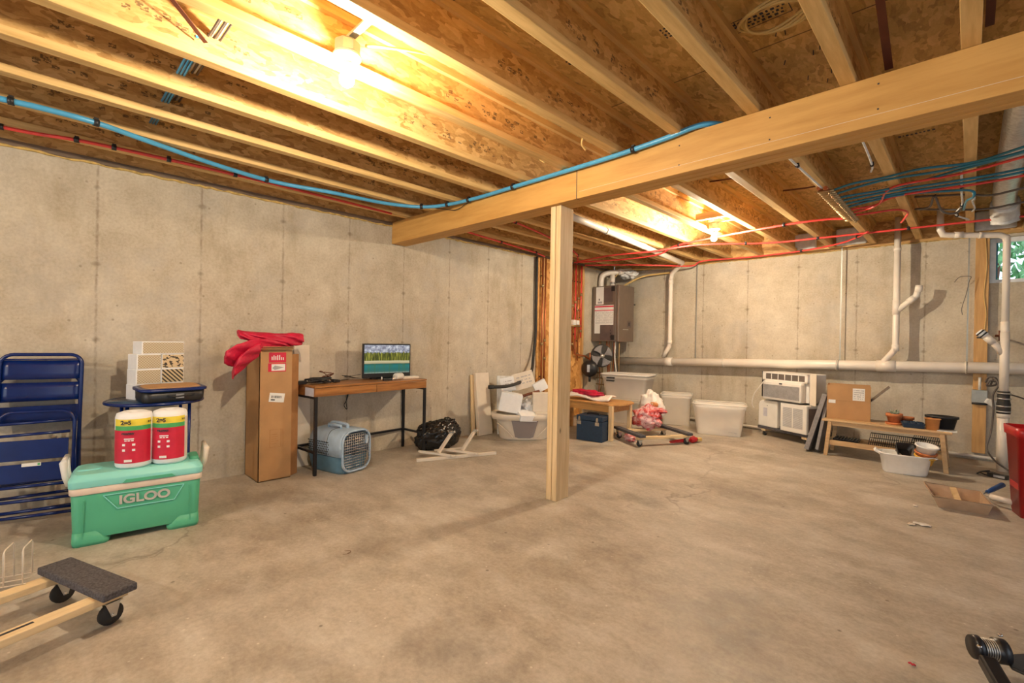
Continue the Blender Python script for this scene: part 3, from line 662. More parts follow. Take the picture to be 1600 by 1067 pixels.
for s_ in (-1, 1):
    mb = MB()
    mb.tube([(s_*.305, -.03, .31), (s_*.318, -.035, .36), (s_*.325, -.04, .44), (s_*.318, -.03, .455)], [.011, .013, .016, .012], 'white' if s_ < 0 else 'cream', 10)
    mb.tube([(s_*.305, .10, .31), (s_*.318, .105, .36), (s_*.325, .11, .44)], [.011, .013, .014], 'white' if s_ < 0 else 'cream', 10)
    mb.cyl((s_*.323, -.05, .447), (s_*.323, .115, .447), .012, 'white' if s_ < 0 else 'cream', 10)
    mb.build('carry_handle', t, label='white swing handle' if s_ < 0 else 'cream swing handle')
def towel_pack(x, y, rz, label, side):
    t = T('paper_towels', label, 'paper towels', (x, y, .386), rz, 'paper towel packs on the cooler')
    mb = MB(); mb.lathe([(.02, .02), (.078, 0), (.0855, .012), (.0865, .15), (.0865, .285), (.08, .305), (.055, .315), (.022, .309), (.018, .285), (.0, .285)], (0, 0, 0), 'foam', 36); mb.build('roll', t)
    def band(z0, z1, a0, a1, m, r_=.0874):
        mb.loft([[Vector((r_*sin(radians(a0+(a1-a0)*i/16)), -r_*cos(radians(a0+(a1-a0)*i/16)), z)) for i in range(17)] for z in (z0, z1)], m, closed=False, cap0=False, cap1=False)
    mb = MB(); band(.03, .215, -75, 62, 'redink'); mb.build('red_wrapper', t)
    mb = MB(); band(.215, .240, -68, 62, 'lgreen'); mb.build('green_stripe', t)
    mb = MB(); band(.240, .278, -68, 62, 'yellow'); mb.build('yellow_stripe', t)
    if side: mb = MB(); band(.03, .27, 64, 110, side, .0872); mb.build('side_panel', t)
    def curved(body, size, m, ang, z, nm, bold=.001):
        a = radians(ang); text(nm, body, size, m, t, (.0935*sin(a), -.0935*cos(a), z), (pi/2, 0, a), .0006, 1, bold)
    curved('2=5', .032, 'ink', -20, .259, 'offer_text'); curved('BRAWNY', .0135, 'ink', -14, .198, 'name_text')
    curved('2=5', .013, 'ink', 50, .26, 'offer_text', .0004)
    mb = MB()
    for q, zz in ((-28, .135), (2, .135), (-28, .105), (2, .105)):
        a = radians(q); R = rotm(0, 0, a); mb.box((.088*sin(a), -.088*cos(a), zz), (.014, .001, .012), 'foam', R)
    for zz, w_ in ((.168, .06), (.158, .045)):
        for q in (-22, -12, -2): a = radians(q); mb.box((.088*sin(a), -.088*cos(a), zz), (w_/4, .001, .006), 'foam', rotm(0, 0, a))
    a = radians(-14); mb.box((.0882*sin(a), -.0882*cos(a), .045), (.036, .001, .014), 'paper', rotm(0, 0, a)); mb.build('printed_marks', t)
c1 = fc+vc*.115+uc*(-.028); c2 = fc+vc*.115+uc*(.138)
towel_pack(c1.x, c1.y, radians(80), 'left-hand red-wrapped paper towel roll on the cooler lid', None)
towel_pack(c2.x, c2.y, radians(74), 'right-hand red-wrapped paper towel roll with cream side', 'cream')

# ------------------------------------------------------------------ furniture dollies
def caster(parent, x, y, r_, h, yaw=0):
    mb = MB(); mb.lathe([(r_*.35, -.013), (r_*.9, -.012), (r_, -.006), (r_, .006), (r_*.9, .012), (r_*.35, .013)], (x, y, r_), 'rubber', 20, axis='x', R=None); wh = mb.build('caster_wheel', parent)
    mb = MB()
    for s_ in (-1, 1): mb.add([(x+s_*.016, y-.004, r_*.8), (x+s_*.016, y+.012, r_*.8), (x+s_*.016, y+.026, h-.004), (x+s_*.016, y-.026, h-.004), (x+s_*.0185, y-.004, r_*.8), (x+s_*.0185, y+.012, r_*.8), (x+s_*.0185, y+.026, h-.004), (x+s_*.0185, y-.026, h-.004)], [(0, 1, 2, 3), (7, 6, 5, 4), (0, 3, 7, 4), (1, 5, 6, 2), (0, 4, 5, 1), (3, 2, 6, 7)], 'steel')
    mb.cyl((x-.022, y+.002, r_), (x+.022, y+.002, r_), .005, 'chrome', 8); mb.box((x, y, h-.004), (.06, .055, .004), 'steel'); mb.build('caster_fork', parent)
def dolly(loc, rz, label, L=.75, W=.47, pad=.115, r_=.042, top=.155, woodm='dolly'):
    """long axis = local y; pads run along local x at both ends"""
    t = T('furniture_dolly', label, 'dolly', loc, rz); bz = top-.055
    for s_ in (-1, 1):
        x = s_*(W/2-.075); mb = MB()
        mb.box((x, 0, bz+.012), (.062, L-.02, .028), woodm); mb.build('side_rail', t, bev=.003)
    for s_ in (-1, 1):
        y = s_*(L/2-pad/2); mb = MB(); mb.box((0, y, top-.014), (W, pad, .03), 'carpet'); mb.build('carpet_pad', t, bev=.006)
        for s2 in (-1, 1): caster(t, s2*(W/2-.07), y, r_, bz-.002)
    for s_ in (-1, 1):
        mb = MB(); mb.box((s_*(W/2-.075)-.008, .02*s_, bz+.0264), (.012, .16, .001), 'ink'); mb.build('hand_slot', t)
    return t
dolly((-2.575+.5*.745*.35-.016, .152-.5*.745*.936+.05, 0), radians(20.5), 'pine furniture dolly with grey carpet pad near the viewer, bottom left', L=.76, W=.50)
t = T('wire_rack', 'small white wire rack standing on the nearer furniture dolly, at the left edge', 'rack', (-2.785, -.10, .128), radians(75))
mb = MB()
for x in (-.02, .035, .09):
    mb.tube([(x, -.05, .0), (x, -.05, .13-.0)]+arc((x, -.035, .13), .015, 180, 90, 4, 'yz')+[(x, .04, .145), (x, .055, .13), (x, .055, 0)], .0026, 'cream', 6)
mb.build('wire_loop', t)
mb = MB(); 
for y in (-.05, 0, .055): mb.cyl((-.12, y, .002), (.10, y, .002), .0026, 'cream', 6)
mb.build('base_wire', t)
mb = MB()
for i in range(2): mb.cyl((-.09+.03*i, .0, .0), (-.09+.03*i, .0, .20), .003, 'cream', 6)
for i in range(18): mb.cyl((-.09, 0, .01+.01*i), (-.06, 0, .01+.01*i), .0022, 'cream', 6)
mb.build('upright_grid', t)

# ------------------------------------------------------------------ tall cardboard box with red tree bag, white board
t = T('cardboard_box', 'tall upright cardboard box with red label against the left wall', 'box', (-4.10, 1.345, 0))
mb = MB(); x0, x1, y0, y1, H = -.16, .16, -.122, .122, 1.055
mb.span((x0, y0, 0), (x1, y1, .006), 'card'); mb.span((x0, y0, 0), (x0+.005, y1, H), 'card'); mb.span((x1-.005, y0, 0), (x1, y1, H), 'card')
mb.span((x0, y0, 0), (x1, y0+.005, H), 'card'); mb.build('carton', t)
mb = MB(); mb.span((x0+.02, y1-.005, 0), (x1-.01, y1, H-.06), 'card2'); mb.build('side_wall', t)
mb = MB(); mb.bar((x1-.03, y1+.002, .5), (x1-.09, y1+.085, .5), .004, 1.0, 'card2'); mb.build('open_flap', t, label='darker open side flap')
mb = MB(); mb.bar((x1-.006, 0, H), (x1+.035, 0, H-.012), .25, .004, 'card'); mb.bar((x1-.15, 0, H+.0), (x1+.03, 0, H+.004), .26, .006, 'card'); mb.build('top_flap', t)
X = x1+.0008
mb = MB(); mb.span((X-.001, -.055, .935), (X, .075, 1.015), 'redink'); mb.span((X-.001, -.06, .862), (X, .075, .93), 'redink'); mb.span((X, -.035, .870), (X+.0008, .068, .922), 'paper')
mb.add([(X+.0015, -.03, .892), (X+.0015, -.01, .912), (X+.0015, .06, .895), (X+.0015, -.012, .876)], [(0, 1, 2, 3)], 'greyink')
rnd = random.Random(3)
for k in range(7): mb.span((X, -.035+.014*k, .955), (X+.0006, -.028+.014*k, .955+rnd.uniform(.02, .05)), 'paper')
mb.build('red_label', t, label='red label with a picture of a tree')
mb = MB(); mb.box((X+.0006, .008, .655), (.001, .115, .072), 'paper', rotm(radians(-7), 0, 0)); lab = mb.build('address_label', t)
mb = MB()
for k in range(9): mb.box((X+.0016, -.03+.009*k, .665-.001*k), (.0006, rnd.uniform(.002, .006), .02), 'ink', rotm(radians(-7), 0, 0))
mb.box((X+.0016, -.022, .64), (.0006, .03, .01), 'ink', rotm(radians(-7), 0, 0)); mb.build('barcode', lab)
mb = MB()
for a, b_, c_, d in ((-.04, .26, .045, .262), (-.04, .40, .045, .402), (-.04, .26, -.038, .40), (.043, .26, .045, .40), (.055, .255, .056, .40), (.065, .27, .066, .38)): mb.span((X, a, b_), (X+.0006, c_, d), 'card2')
for k in range(5): mb.span((X, -.03, .29+.018*k), (X+.0006, -.03+rnd.uniform(.02, .06), .293+.018*k), 'card2')
mb.build('printed_box_marks', t)
t = T('storage_bag', 'crumpled red nylon bag draped over the tall cardboard box', 'bag', (-4.02, 1.30, 1.065))
def ribbon(pts, wds, th, parent, nm, up=Vector((.5, 0, .87))):
    P = smooth_path(pts, 8); n = len(P); mb = MB(); rings = []
    for i, p in enumerate(P):
        k = i/(n-1)*(len(wds)-1); a = int(min(k, len(wds)-2)); wv = wds[a]+(wds[a+1]-wds[a])*(k-a)
        rg = []
        for j in range(16):
            an = 2*pi*j/16; e = wv*cos(an)*.5; h_ = th*sin(an)*(.7+.5*sin(5*i/n*pi+j*2.1)); q = p+Vector((.35*e*0, 0, 0))
            rg.append(q+up*e+Vector((.87, 0, -.5))*h_*.5+Vector((.004*sin(3.1*j+i), 0, .004*cos(2.3*j+i*1.3))))
        rings.append(rg)
    mb.loft(rings, 'redcloth'); return mb.build(nm, parent, sub=1)
ribbon([(.05, .26, .06), (.06, .17, .055), (.05, .02, .065), (.04, -.13, .075), (.03, -.22, .095)], [.09, .12, .075, .07, .05], .12, t, 'folded_top')
ribbon([(.06, .12, .02), (.08, -.02, .012), (.10, -.14, -.02), (.11, -.26, -.07), (.11, -.325, -.085)], [.05, .11, .17, .20, .10], .06, t, 'hanging_corner')
ribbon([(.10, -.08, -.02), (.12, -.18, -.09), (.13, -.255, -.165), (.13, -.275, -.21)], [.12, .17, .15, .08], .08, t, 'drooping_fold')
ribbon([(.02, .20, .03), (.06, .08, .03), (.02, -.10, .05)], [.08, .07, .08], .10, t, 'inner_fold')
mb = MB(); mb.bar((-4.20, 1.665, 0), (-4.263, 1.665, 1.07), .135, .022, 'cream', up=(1, 0, 0)); tag(mb.build('white_board', bev=.003), 'narrow off-white board standing upright behind the desk, next to the cardboard box', 'board')

# ------------------------------------------------------------------ desk, monitor and desk clutter
rzD = radians(94.6); DZ = .74; dc = Vector((-4.048, 2.175, 0)); L, Dp = 1.17, .375
t = T('desk', 'narrow walnut desk with black metal legs against the left wall', 'desk', dc, rzD)
mb = MB(); mb.span((-L/2, -Dp/2, DZ-.016), (L/2, Dp/2, DZ), 'desk'); mb.build('tabletop', t, bev=.002)
mb = MB(); mb.span((-L/2+.004, -Dp/2+.02, DZ-.09), (L/2-.004, Dp/2-.003, DZ-.017), 'desk'); mb.build('apron', t)
for a, b_ in ((-L/2+.003, .0), (.004, L/2-.003)):
    mb = MB(); mb.span((a, -Dp/2+.003, DZ-.089), (b_, -Dp/2+.019, DZ-.020), 'desk'); mb.build('drawer', t, bev=.002)
mb = MB(); mb.span((-L/2-.001, -Dp/2+.03, DZ-.089), (-L/2+.003, -Dp/2+.17, DZ-.02), 'tape'); mb.build('side_label', t, label='pale strip on the left end')
for sx in (-1, 1):
    for sy in (-1, 1):
        mb = MB(); mb.box((sx*(L/2-.014), sy*(Dp/2-.016), (DZ-.09)/2), (.024, .024, DZ-.09), 'blackm'); mb.build('leg', t, bev=.002)
    mb = MB(); mb.box((sx*(L/2-.014), 0, .19), (.02, Dp-.05, .02), 'blackm'); mb.build('side_rail', t)
    mb = MB(); mb.box((sx*(L/2-.014), 0, DZ-.1), (.022, Dp-.05, .018), 'blackm'); mb.build('top_rail', t)
mb = MB(); mb.box((0, Dp/2-.016, .19), (L-.05, .02, .02), 'blackm'); mb.build('rear_rail', t)
def on_desk(u, v, z=0):
    q = dc+Vector((cos(rzD), sin(rzD), 0))*u+Vector((-sin(rzD), cos(rzD), 0))*v; return Vector((q.x, q.y, DZ+z))
q = on_desk(.265, .04); t = T('monitor', 'flat computer monitor showing a green mountain lake on the desk', 'monitor', q, radians(86))
MW, MH, mz = .505, .33, .018
mb = MB(); mb.span((-MW/2, -.012, mz), (MW/2, .018, mz+MH), 'black'); mb.loft([rr(.32, .05, .01, 0, cx=0, cy=.03), rr(.32, .05, .01, mz+.02, cy=.03)], 'black'); mb.build('housing', t, bev=.003)
s_ = Vector((0, 0, 0)); mb = MB(); mb.span((-MW/2+.012, -.0006, 0), (MW/2-.012, .0006, .275), 'screen'); o = mb.build('screen', t); o.location = (0, -.0132, mz+.043)
mb = MB(); mb.loft([rr(.22, .17, .02, 0, cy=.05), rr(.20, .16, .02, .01, cy=.05)], 'black'); mb.build('stand_base', t)
def coil(name, label, cat, base, n, spread, r_, m, seed, zr=.05, extra=None):
    rnd = random.Random(seed); pts = []
    for i in range(n):
        a = i*2.1+rnd.uniform(-.6, .6); rad = spread*rnd.uniform(.35, 1)
        pts.append((rad*cos(a)*1.5, rad*sin(a)*.8, r_+zr*rnd.random()))
    t = T(name, label, cat, base, rzD); mb = MB(); mb.tube(smooth_path(pts, 6), r_, m, 6); mb.build('cord', t)
    if extra: extra(t)
    return t
coil('coiled_cable', 'tangled pile of black cords on the left end of the desk', 'cord', on_desk(-.46, .01, .0), 46, .085, .0055, 'black', 2, .045, lambda t: MB().box((-.13, .03, .016), (.07, .05, .03), 'black').build('power_brick', t, bev=.004))
coil('coiled_cable', 'small brown looped cord standing up behind the black cord pile', 'cord', on_desk(-.36, .06, .0), 14, .045, .004, 'rust', 5, .10)
q = on_desk(-.29, .02); t = T('adapter', 'small dark plug adapter lying right of the cord pile', 'adapter', q, rzD+.5); MB().box((0, 0, .014), (.09, .035, .028), 'black', rotm(0, .15, 0)).build('body', t, bev=.004)
MB().tube(smooth_path([(.04, 0, .02), (.10, .03, .008), (.20, .05, .005), (.34, .06, .005)]), .003, 'black', 6).build('lead', t)
q = on_desk(.225, -.115); t = T('plug_adapter', 'small black and silver cable end in front of the monitor', 'adapter', q, rzD); MB().box((-.06, 0, .012), (.10, .025, .022), 'black').box((.01, 0, .012), (.04, .02, .018), 'chrome').build('body', t, bev=.003); MB().cyl((-.125, 0, .014), (-.125, 0, .04), .006, 'white', 10).build('tip', t)
q = on_desk(.315, -.085); t = T('desk_lamp_head', 'short white cylinder lying in front of the monitor', 'cylinder', q, rzD+.25)
MB().lathe([(.0, -.055), (.028, -.055), (.032, -.045), (.032, .04), (.026, .05), (.0, .052)], (0, 0, .033), 'white', 24, axis='x').build('body', t); MB().lathe([(.0, -.061), (.018, -.06), (.02, -.055), (0, -.054)], (0, 0, .033), 'cream', 20, axis='x').build('end_cap', t)
q = on_desk(.43, -.05); t = T('keyboard', 'cream bar-shaped device lying at the right end of the desk', 'keyboard', q, rzD-.05); MB().span((-.13, -.045, 0), (.13, .045, .022), 'cream').build('body', t, bev=.006)
mb = MB()
for i in range(14):
    for j in range(3): mb.box((-.115+.0175*i, -.028+.026*j, .0235), (.014, .02, .003), 'white')
mb.build('keys', t)
coil('coiled_cable', 'loose dark wire lying along the wall on the desk', 'cord', on_desk(-.06, .14, .0), 7, .09, .0025, 'black', 11, .05)
q = on_desk(-.05, .03, 0); t = T('loose_cable', 'thin black wire hanging under the desk in front of the wall', 'cord', (-4.235, 2.08, .66), 0); MB().tube(smooth_path([(0, -.05, 0), (0, -.03, -.05), (0, .02, -.03), (0, .01, -.10), (0, -.02, -.16), (0, .01, -.2), (0, 0, -.12), (0, .03, 0)]), .004, 'black', 6).build('wire', t)

# ------------------------------------------------------------------ pet carrier
from mathutils import noise as mnoise
rzP = radians(104)
t = T('pet_carrier', 'pale blue plastic pet carrier with wire door under the desk', 'pet carrier', (-3.935, 1.865, 0), rzP)
PW, PL = .325, .47
mb = MB(); mb.loft([rr(PW*.80, PL*.86, .06, 0), rr(PW*.86, PL*.9, .07, .02), rr(PW*.98, PL*.97, .07, .13), rr(PW, PL, .07, .145)], 'bluebase', cap1=False); mb.build('base_tray', t)
prof = []
for i in range(17):
    a = pi*i/16; prof.append((-PW/2*cos(a) if abs(cos(a)) < .2 else -PW/2*math.copysign(abs(cos(a))**.5, cos(a)), .15+.215*abs(sin(a))**.55))
def sect(y, k=1.0, dz=0): return [Vector((x*k, y, .15+(z-.15)*k+dz)) for x, z in prof]
mb = MB(); mb.loft([sect(-PL/2+.005, .93), sect(-PL/2+.03, 1), sect(-.06, 1), sect(PL/2-.06, .97), sect(PL/2, .72)], 'greyblue', closed=False, cap0=False, cap1=True)
shell = mb.build('top_shell', t, solid=.005)
mb = MB(); mb.tube([(-.05, -.1, .362), (-.055, -.1, .388), (-.05, .06, .388), (-.05, .06, .362)], .009, 'greyblue', 8)
mb.tube(smooth_path([(0, -.12, .36), (0, -.11, .392), (0, 0, .398), (0, .08, .392), (0, .09, .36)]), .014, 'greyblue', 10); mb.build('carry_handle', t)
mb = MB(); mb.tube(sect(-.055, 1.008), .003, 'blackm', 6); mb.build('shell_seam', t)
mb = MB()
for side in (-1, 1):
    for yy in range(13):
        for zz in range(6):
            y = -.03+.021*yy if yy > 0 else -.03
            mb.box((side*(PW/2+.0005), y+(.0105 if zz % 2 else 0)-.05, .165+.019*zz), (.004, .009, .009), 'black')
mb.build('vent_hole', t, label='dark square ventilation holes'); bpy.data.objects[-1] if False else None
mb = MB(); yf = -PL/2-.004
for i in range(13):
    x = -.125+.0208*i; hh = .335-.04*abs(x/.125)**3; mb.cyl((x, yf, .035+.03*abs(x/.125)**3), (x, yf, hh), .0021, 'steel', 6)
for j in range(14):
    z = .04+.0225*j; wv = .135 if .07 < z < .30 else .118; mb.cyl((-wv, yf-.003, z), (wv, yf-.003, z), .0021, 'steel', 6)
dr = mb.build('wire_door', t)
mb = MB(); mb.box((.095, yf-.01, .27), (.018, .014, .07), 'greyblue'); mb.build('latch', dr)
mb = MB()
ring = [Vector((q.x, yf+.006, q.y+.188)) for q in rr(.29, .335, .09, 0, 6)]; mb.tube(ring, .010, 'greyblue', 8, closed=True); mb.build('door_frame', t)
t = T('blue_toy', 'bright blue cushion lying inside the pet carrier', 'cushion', (-3.85, 1.90, .022), rzP); mb = MB(); mb.loft([rr(.16, .12, .05, 0), rr(.20, .15, .06, .03), rr(.18, .13, .06, .08), rr(.08, .05, .02, .095)], 'blue'); mb.build('body', t)

# ------------------------------------------------------------------ trash bag, window bracket, boards
def blob(mb, c, rad, m, seed=0, amp=.12, freq=2.2, pleat=0, nu=48, nv=32, flat=True):
    def fn(u, v):
        a, b_ = 2*pi*u, pi*(v-.5); d = Vector((cos(a)*cos(b_), sin(a)*cos(b_), sin(b_)))
        k = 1+amp*mnoise.noise(d*freq+Vector((seed, 0, 0)))*2+amp*.6*mnoise.noise(d*freq*3+Vector((0, seed, 0)))
        if pleat: k += pleat*(1-abs(mnoise.noise(Vector((d.x*9, d.y*9, d.z*3+seed)))*2))
        q = Vector((d.x*rad[0], d.y*rad[1], d.z*rad[2]))*k+Vector(c)
        if flat: q.z = max(q.z, .002)
        return q
    return mb.grid(fn, nu, nv, m)
t = T('garbage_bag', 'crumpled black plastic garbage bag on the floor right of the desk', 'bag', (-3.99, 2.985, 0))
mb = MB(); blob(mb, (0, 0, .125), (.16, .25, .155), 'bag', 3, .10, 2.0, .09, 90, 60); mb.build('bag_body', t)
mb = MB(); blob(mb, (.03, .10, .24), (.06, .09, .05), 'bag', 5, .3, 2.5, .2, 40, 26, False); mb.build('tied_top', t)
t = T('support_bracket', 'white steel window air-conditioner bracket lying on the floor', 'bracket', (-3.50, 2.86, 0))
def P_(x, y, z): return (x+3.50, y-2.86, z)
A, B = (-3.645, 2.485), (-3.365, 3.235)
mb = MB(); mb.bar(P_(*A, .016), P_(*B, .016), .028, .03, 'cream'); mb.build('long_bar', t, bev=.003)
for f_, rear in ((.40, -.02), (.70, .0)):
    bx, by = A[0]+(B[0]-A[0])*f_, A[1]+(B[1]-A[1])*f_
    mb = MB(); mb.bar(P_(bx+.05, by+.02, .035), P_(bx-.28, by-.16, .05), .03, .014, 'cream'); mb.bar(P_(bx+.03, by-.02, .04), P_(bx-.22, by-.19, .06), .008, .02, 'cream'); mb.build('foot_channel', t)
    mb = MB(); mb.bar(P_(bx-.10, by-.06, .05), P_(bx-.10, by+.10, .225), .034, .022, 'cream'); ar = mb.build('slanted_arm', t, bev=.002)
    mb = MB(); mb.bar(P_(bx-.115, by+.09, .215), P_(bx-.07, by+.11, .235), .03, .02, 'chrome'); mb.cyl(P_(bx-.10, by+.095, .235), P_(bx-.10, by+.11, .205), .014, 'chrome', 10); mb.build('clamp', ar)
mb = MB(); mb.bar(P_(-3.72, 2.74, .055), P_(-3.63, 3.01, .055), .02, .012, 'cream'); mb.build('cross_link', t)
mb = MB(); mb.bar((-4.15, 3.80, 0), (-4.245, 3.80, .74), .05, .215, 'cream', up=(0, 1, 0)); o = mb.build('foam_board', bev=.004); tag(o, 'off-white panel standing against the wall left of the litter tub', 'board')
mb = MB(); mb.bar((-4.215, 3.672, 0), (-4.262, 3.672, .72), .02, .05, 'pine_z', up=(0, 1, 0)); tag(mb.build('wooden_strip'), 'narrow wooden strip leaning on the wall at the left edge of the off-white panel', 'board')
mb = MB(); mb.bar((-4.03, 4.02, 0.0), (-4.12, 4.08, .70), .02, .20, 'insul', up=(.3, .9, 0)); tag(mb.build('grey_panel', bev=.003), 'pale grey panel standing behind the litter tub', 'board')

# ------------------------------------------------------------------ litter tub with white foam packaging
rzT = radians(47)
t = T('litter_box', 'cream plastic tub with smoky see-through door, standing by the left wall', 'tub', (-3.74, 4.04, 0), rzT)
def oval(a, b_, z, k=2.6, n=40): return [Vector((a*math.copysign(abs(cos(q))**(2/k), cos(q)), b_*math.copysign(abs(sin(q))**(2/k), sin(q)), z)) for q in [2*pi*i/n for i in range(n)]]
mb = MB(); mb.loft([oval(.27, .17, 0), oval(.285, .18, .02), oval(.315, .20, .20), oval(.33, .21, .235)], 'cream', cap1=False)
mb.loft([oval(.325, .205, .235), oval(.28, .175, .025)], 'cream', cap0=False); mb.build('basin', t)
mb = MB(); mb.loft([oval(.33, .21, .23), oval(.375, .24, .235), oval(.385, .25, .29), oval(.375, .24, .30), oval(.325, .205, .295)], 'cream', cap0=False, cap1=False); mb.build('rim', t)
mb = MB()
for s_ in (-1, 1): mb.tube(smooth_path([(s_*.14, -.205, .04), (s_*.19, -.208, .10), (s_*.27, -.165, .165), (s_*.315, -.10, .19)]), .006, 'cream', 8)
mb.build('moulded_curve', t)
mb = MB(); mb.add([(-.155, -.211, .235), (.15, -.211, .235), (.10, -.192, .045), (.06, -.186, .03), (-.07, -.186, .03), (-.11, -.192, .045)], [(0, 1, 2, 3, 4, 5)], 'smoke'); mb.build('see_through_door', t, solid=.004, label='smoky see-through door')
mb = MB(); rnd = random.Random(8)
for i in range(7): mb.box((-.08+.025*i+rnd.uniform(-.01, .01), -.155, .045), (.022, .02, .018), rnd.choice(['foam', 'ink', 'greyink']), rotm(rnd.random(), rnd.random(), rnd.random()))
mb.build('litter_clumps', t)
uT = Vector((cos(rzT), sin(rzT), 0)); vT = Vector((-sin(rzT), cos(rzT), 0))
def on_tub(u, v, z): q = Vector((-3.74, 4.04, 0))+uT*u+vT*v; return (q.x, q.y, z)
def carton(name, label, cat, loc, size, rot, m='foam', text_rows=0, grp='white foam packaging on the tub'):
    t = T(name, label, cat, loc, 0, grp, (rot[0], rot[1], rot[2])); w_, d_, h_ = size
    mb = MB(); mb.box((0, 0, 0), size, m); mb.build('block', t, bev=.003)
    if text_rows:
        mb = MB(); scribble(mb, -w_*.32, w_*.36, -h_*.25, h_*.32, text_rows, 'greyink', -d_/2-.0008, .6, .3); mb.build('handwriting', t)
    return t
carton('foam_carton', 'white foam carton tilted in front, left side of the litter tub', 'carton', on_tub(-.165, -.07, .425), (.25, .20, .215), (0, radians(10), rzT))
carton('foam_carton', 'square cream carton standing upright on the right side of the tub', 'carton', on_tub(.22, -.06, .432), (.25, .16, .215), (0, 0, rzT), 'cream')
carton('foam_carton', 'cream foam sheet with grey handwriting, topmost of the packaging', 'carton', on_tub(.0, .15, .66), (.255, .04, .20), (radians(-8), radians(-16), rzT), 'cream', 3)
carton('foam_carton', 'white foam sheet with handwriting, tucked left of the topmost sheet', 'carton', on_tub(-.19, .14, .61), (.17, .04, .17), (radians(-6), radians(-12), rzT), 'foam', 3)
carton('foam_wedge', 'white foam wedge behind the square carton, leaning against the pipe', 'carton', on_tub(.20, .10, .60), (.16, .10, .12), (0, radians(-28), rzT))
carton('foam_tray', 'open white foam tray hanging over the front rim of the tub', 'carton', on_tub(.02, -.17, .285), (.20, .18, .07), (radians(14), radians(3), rzT+.25))
carton('foam_tray', 'cream foam lid lying along the right front rim of the tub', 'carton', on_tub(.24, -.14, .30), (.24, .16, .05), (radians(4), 0, rzT-.1), 'cream')
t = T('foam_scraps', 'crumpled white foam wrap lying between the cartons', 'wrap', on_tub(.045, .03, .34), rzT); mb = MB(); blob(mb, (0, 0, 0), (.10, .10, .09), 'foam', 2, .35, 2.6, .1, 40, 28, False); mb.build('sheet', t)
t = T('black_hose', 'black pipe running down the wall edge and bending over the foam cartons', 'hose', (-4.235, 4.785, 0))
mb = MB(); mb.tube(smooth_path([(0, 0, 2.29), (0, 0, 1.6), (0, 0, 1.25), (.035, -.08, .92), (.158, -.24, .765), (.287, -.466, .685), (.38, -.725, .635), (.43, -.98, .612), (.345, -1.18, .607)], 8), .019, 'rubber', 12); mb.build('pipe', t)
mb = MB(); mb.cyl((.37, -1.12, .608), (.345, -1.18, .607), .023, 'rubber', 14); mb.build('end_collar', t)
t = T('black_hose', 'short dark pipe piece lying across the cartons under the long hose', 'hose', on_tub(.04, -.02, .50), rzT); mb = MB(); mb.tube([(-.12, 0, -.03), (0, 0, .01), (.14, .02, .05)], .017, 'rust', 10); mb.build('pipe', t)

# ------------------------------------------------------------------ corner: board with copper pipes, boiler
t = T('pipe_board', 'orange strand board on the left wall carrying red and copper pipes', 'board', (XL+.002, 5.35, 0))
mb = MB(); mb.span((0, -.52, .02), (.02, .52, 2.295), 'osb_wall'); mb.build('panel', t)
for y in (-.42, .5):
    mb = MB(); mb.span((.02, y-.02, .02), (.055, y+.02, 2.29), 'stud'); mb.build('batten', t)
def riser(y, z0, z1, m, label, x=-4.21, r_=.0125, joints=()):
    t = T('riser_pipe', label, 'pipe', (x, y, 0), 0, 'vertical pipes on the orange board')
    mb = MB(); mb.cyl((0, 0, z0), (0, 0, z1), r_, m, 10); mb.build('tube', t)
    for z in joints: mb = MB(); mb.cyl((0, 0, z-.02), (0, 0, z+.02), r_*1.7, 'brass', 10); mb.build('coupling', t)
    for z in (z0+.3, z1-.25):
        mb = MB(); mb.box((-.014, 0, z), (.028, .03, .012), 'black'); mb.build('clip', t)
riser(4.885, .35, 2.29, 'copper', 'copper riser pipe just left of the wooden post, nearer the black hose', joints=(1.1, 1.9))
riser(4.945, .35, 2.29, 'copper', 'copper riser pipe just left of the wooden post, nearer the post', joints=(1.15, .9))
for i, (y, z0, lb, m) in enumerate(((5.44, .95, 'red riser pipe nearest the post on its right side', 'red'), (5.50, .62, 'copper riser pipe second from the post on its right side', 'copper'), (5.57, 1.0, 'copper riser pipe third from the post on its right side', 'copper'), (5.64, .95, 'red riser pipe fourth from the post on its right side', 'red'), (5.71, .85, 'copper riser pipe fifth from the post on its right side', 'copper'), (5.78, 1.2, 'red riser pipe farthest right on the orange board', 'red'))):
    riser(y, z0, 2.29, m, lb, joints=(z0+.1, 1.55+.06*i))
t = T('zone_valve', 'white box-shaped zone valve on the copper pipes left of the boiler', 'valve', (-4.15, 5.56, 1.39))
mb = MB(); mb.box((0, -.045, .03), (.06, .075, .075), 'white'); mb.build('housing', t, bev=.005); mb = MB(); mb.box((0, .045, .03), (.05, .06, .065), 'paper'); mb.build('cover', t, bev=.004)
mb = MB(); mb.cyl((0, -.10, -.02), (0, .12, -.02), .014, 'brass', 10); mb.cyl((-.06, .09, -.02), (0, .09, -.02), .009, 'brass', 8); mb.build('valve_body', t)
for i, (y, z) in enumerate(((5.37, 1.28), (5.42, 1.02), (5.66, 1.62))):
    t = T('shutoff_valve', ['brass shutoff valve beside the post, above the lower one', 'brass shutoff valve beside the post, the lower one', 'brass shutoff valve above the white zone valve'][i], 'valve', (-4.19, y, z), 0, 'shutoff valves on the orange board')
    mb = MB(); mb.cyl((0, 0, -.04), (0, 0, .04), .015, 'brass', 10); mb.cyl((-.062, 0, 0), (.04, 0, 0), .009, 'brass', 8); mb.build('body', t); mb = MB(); mb.box((.04, .015, 0), (.006, .06, .014), 'redink'); mb.build('lever', t)
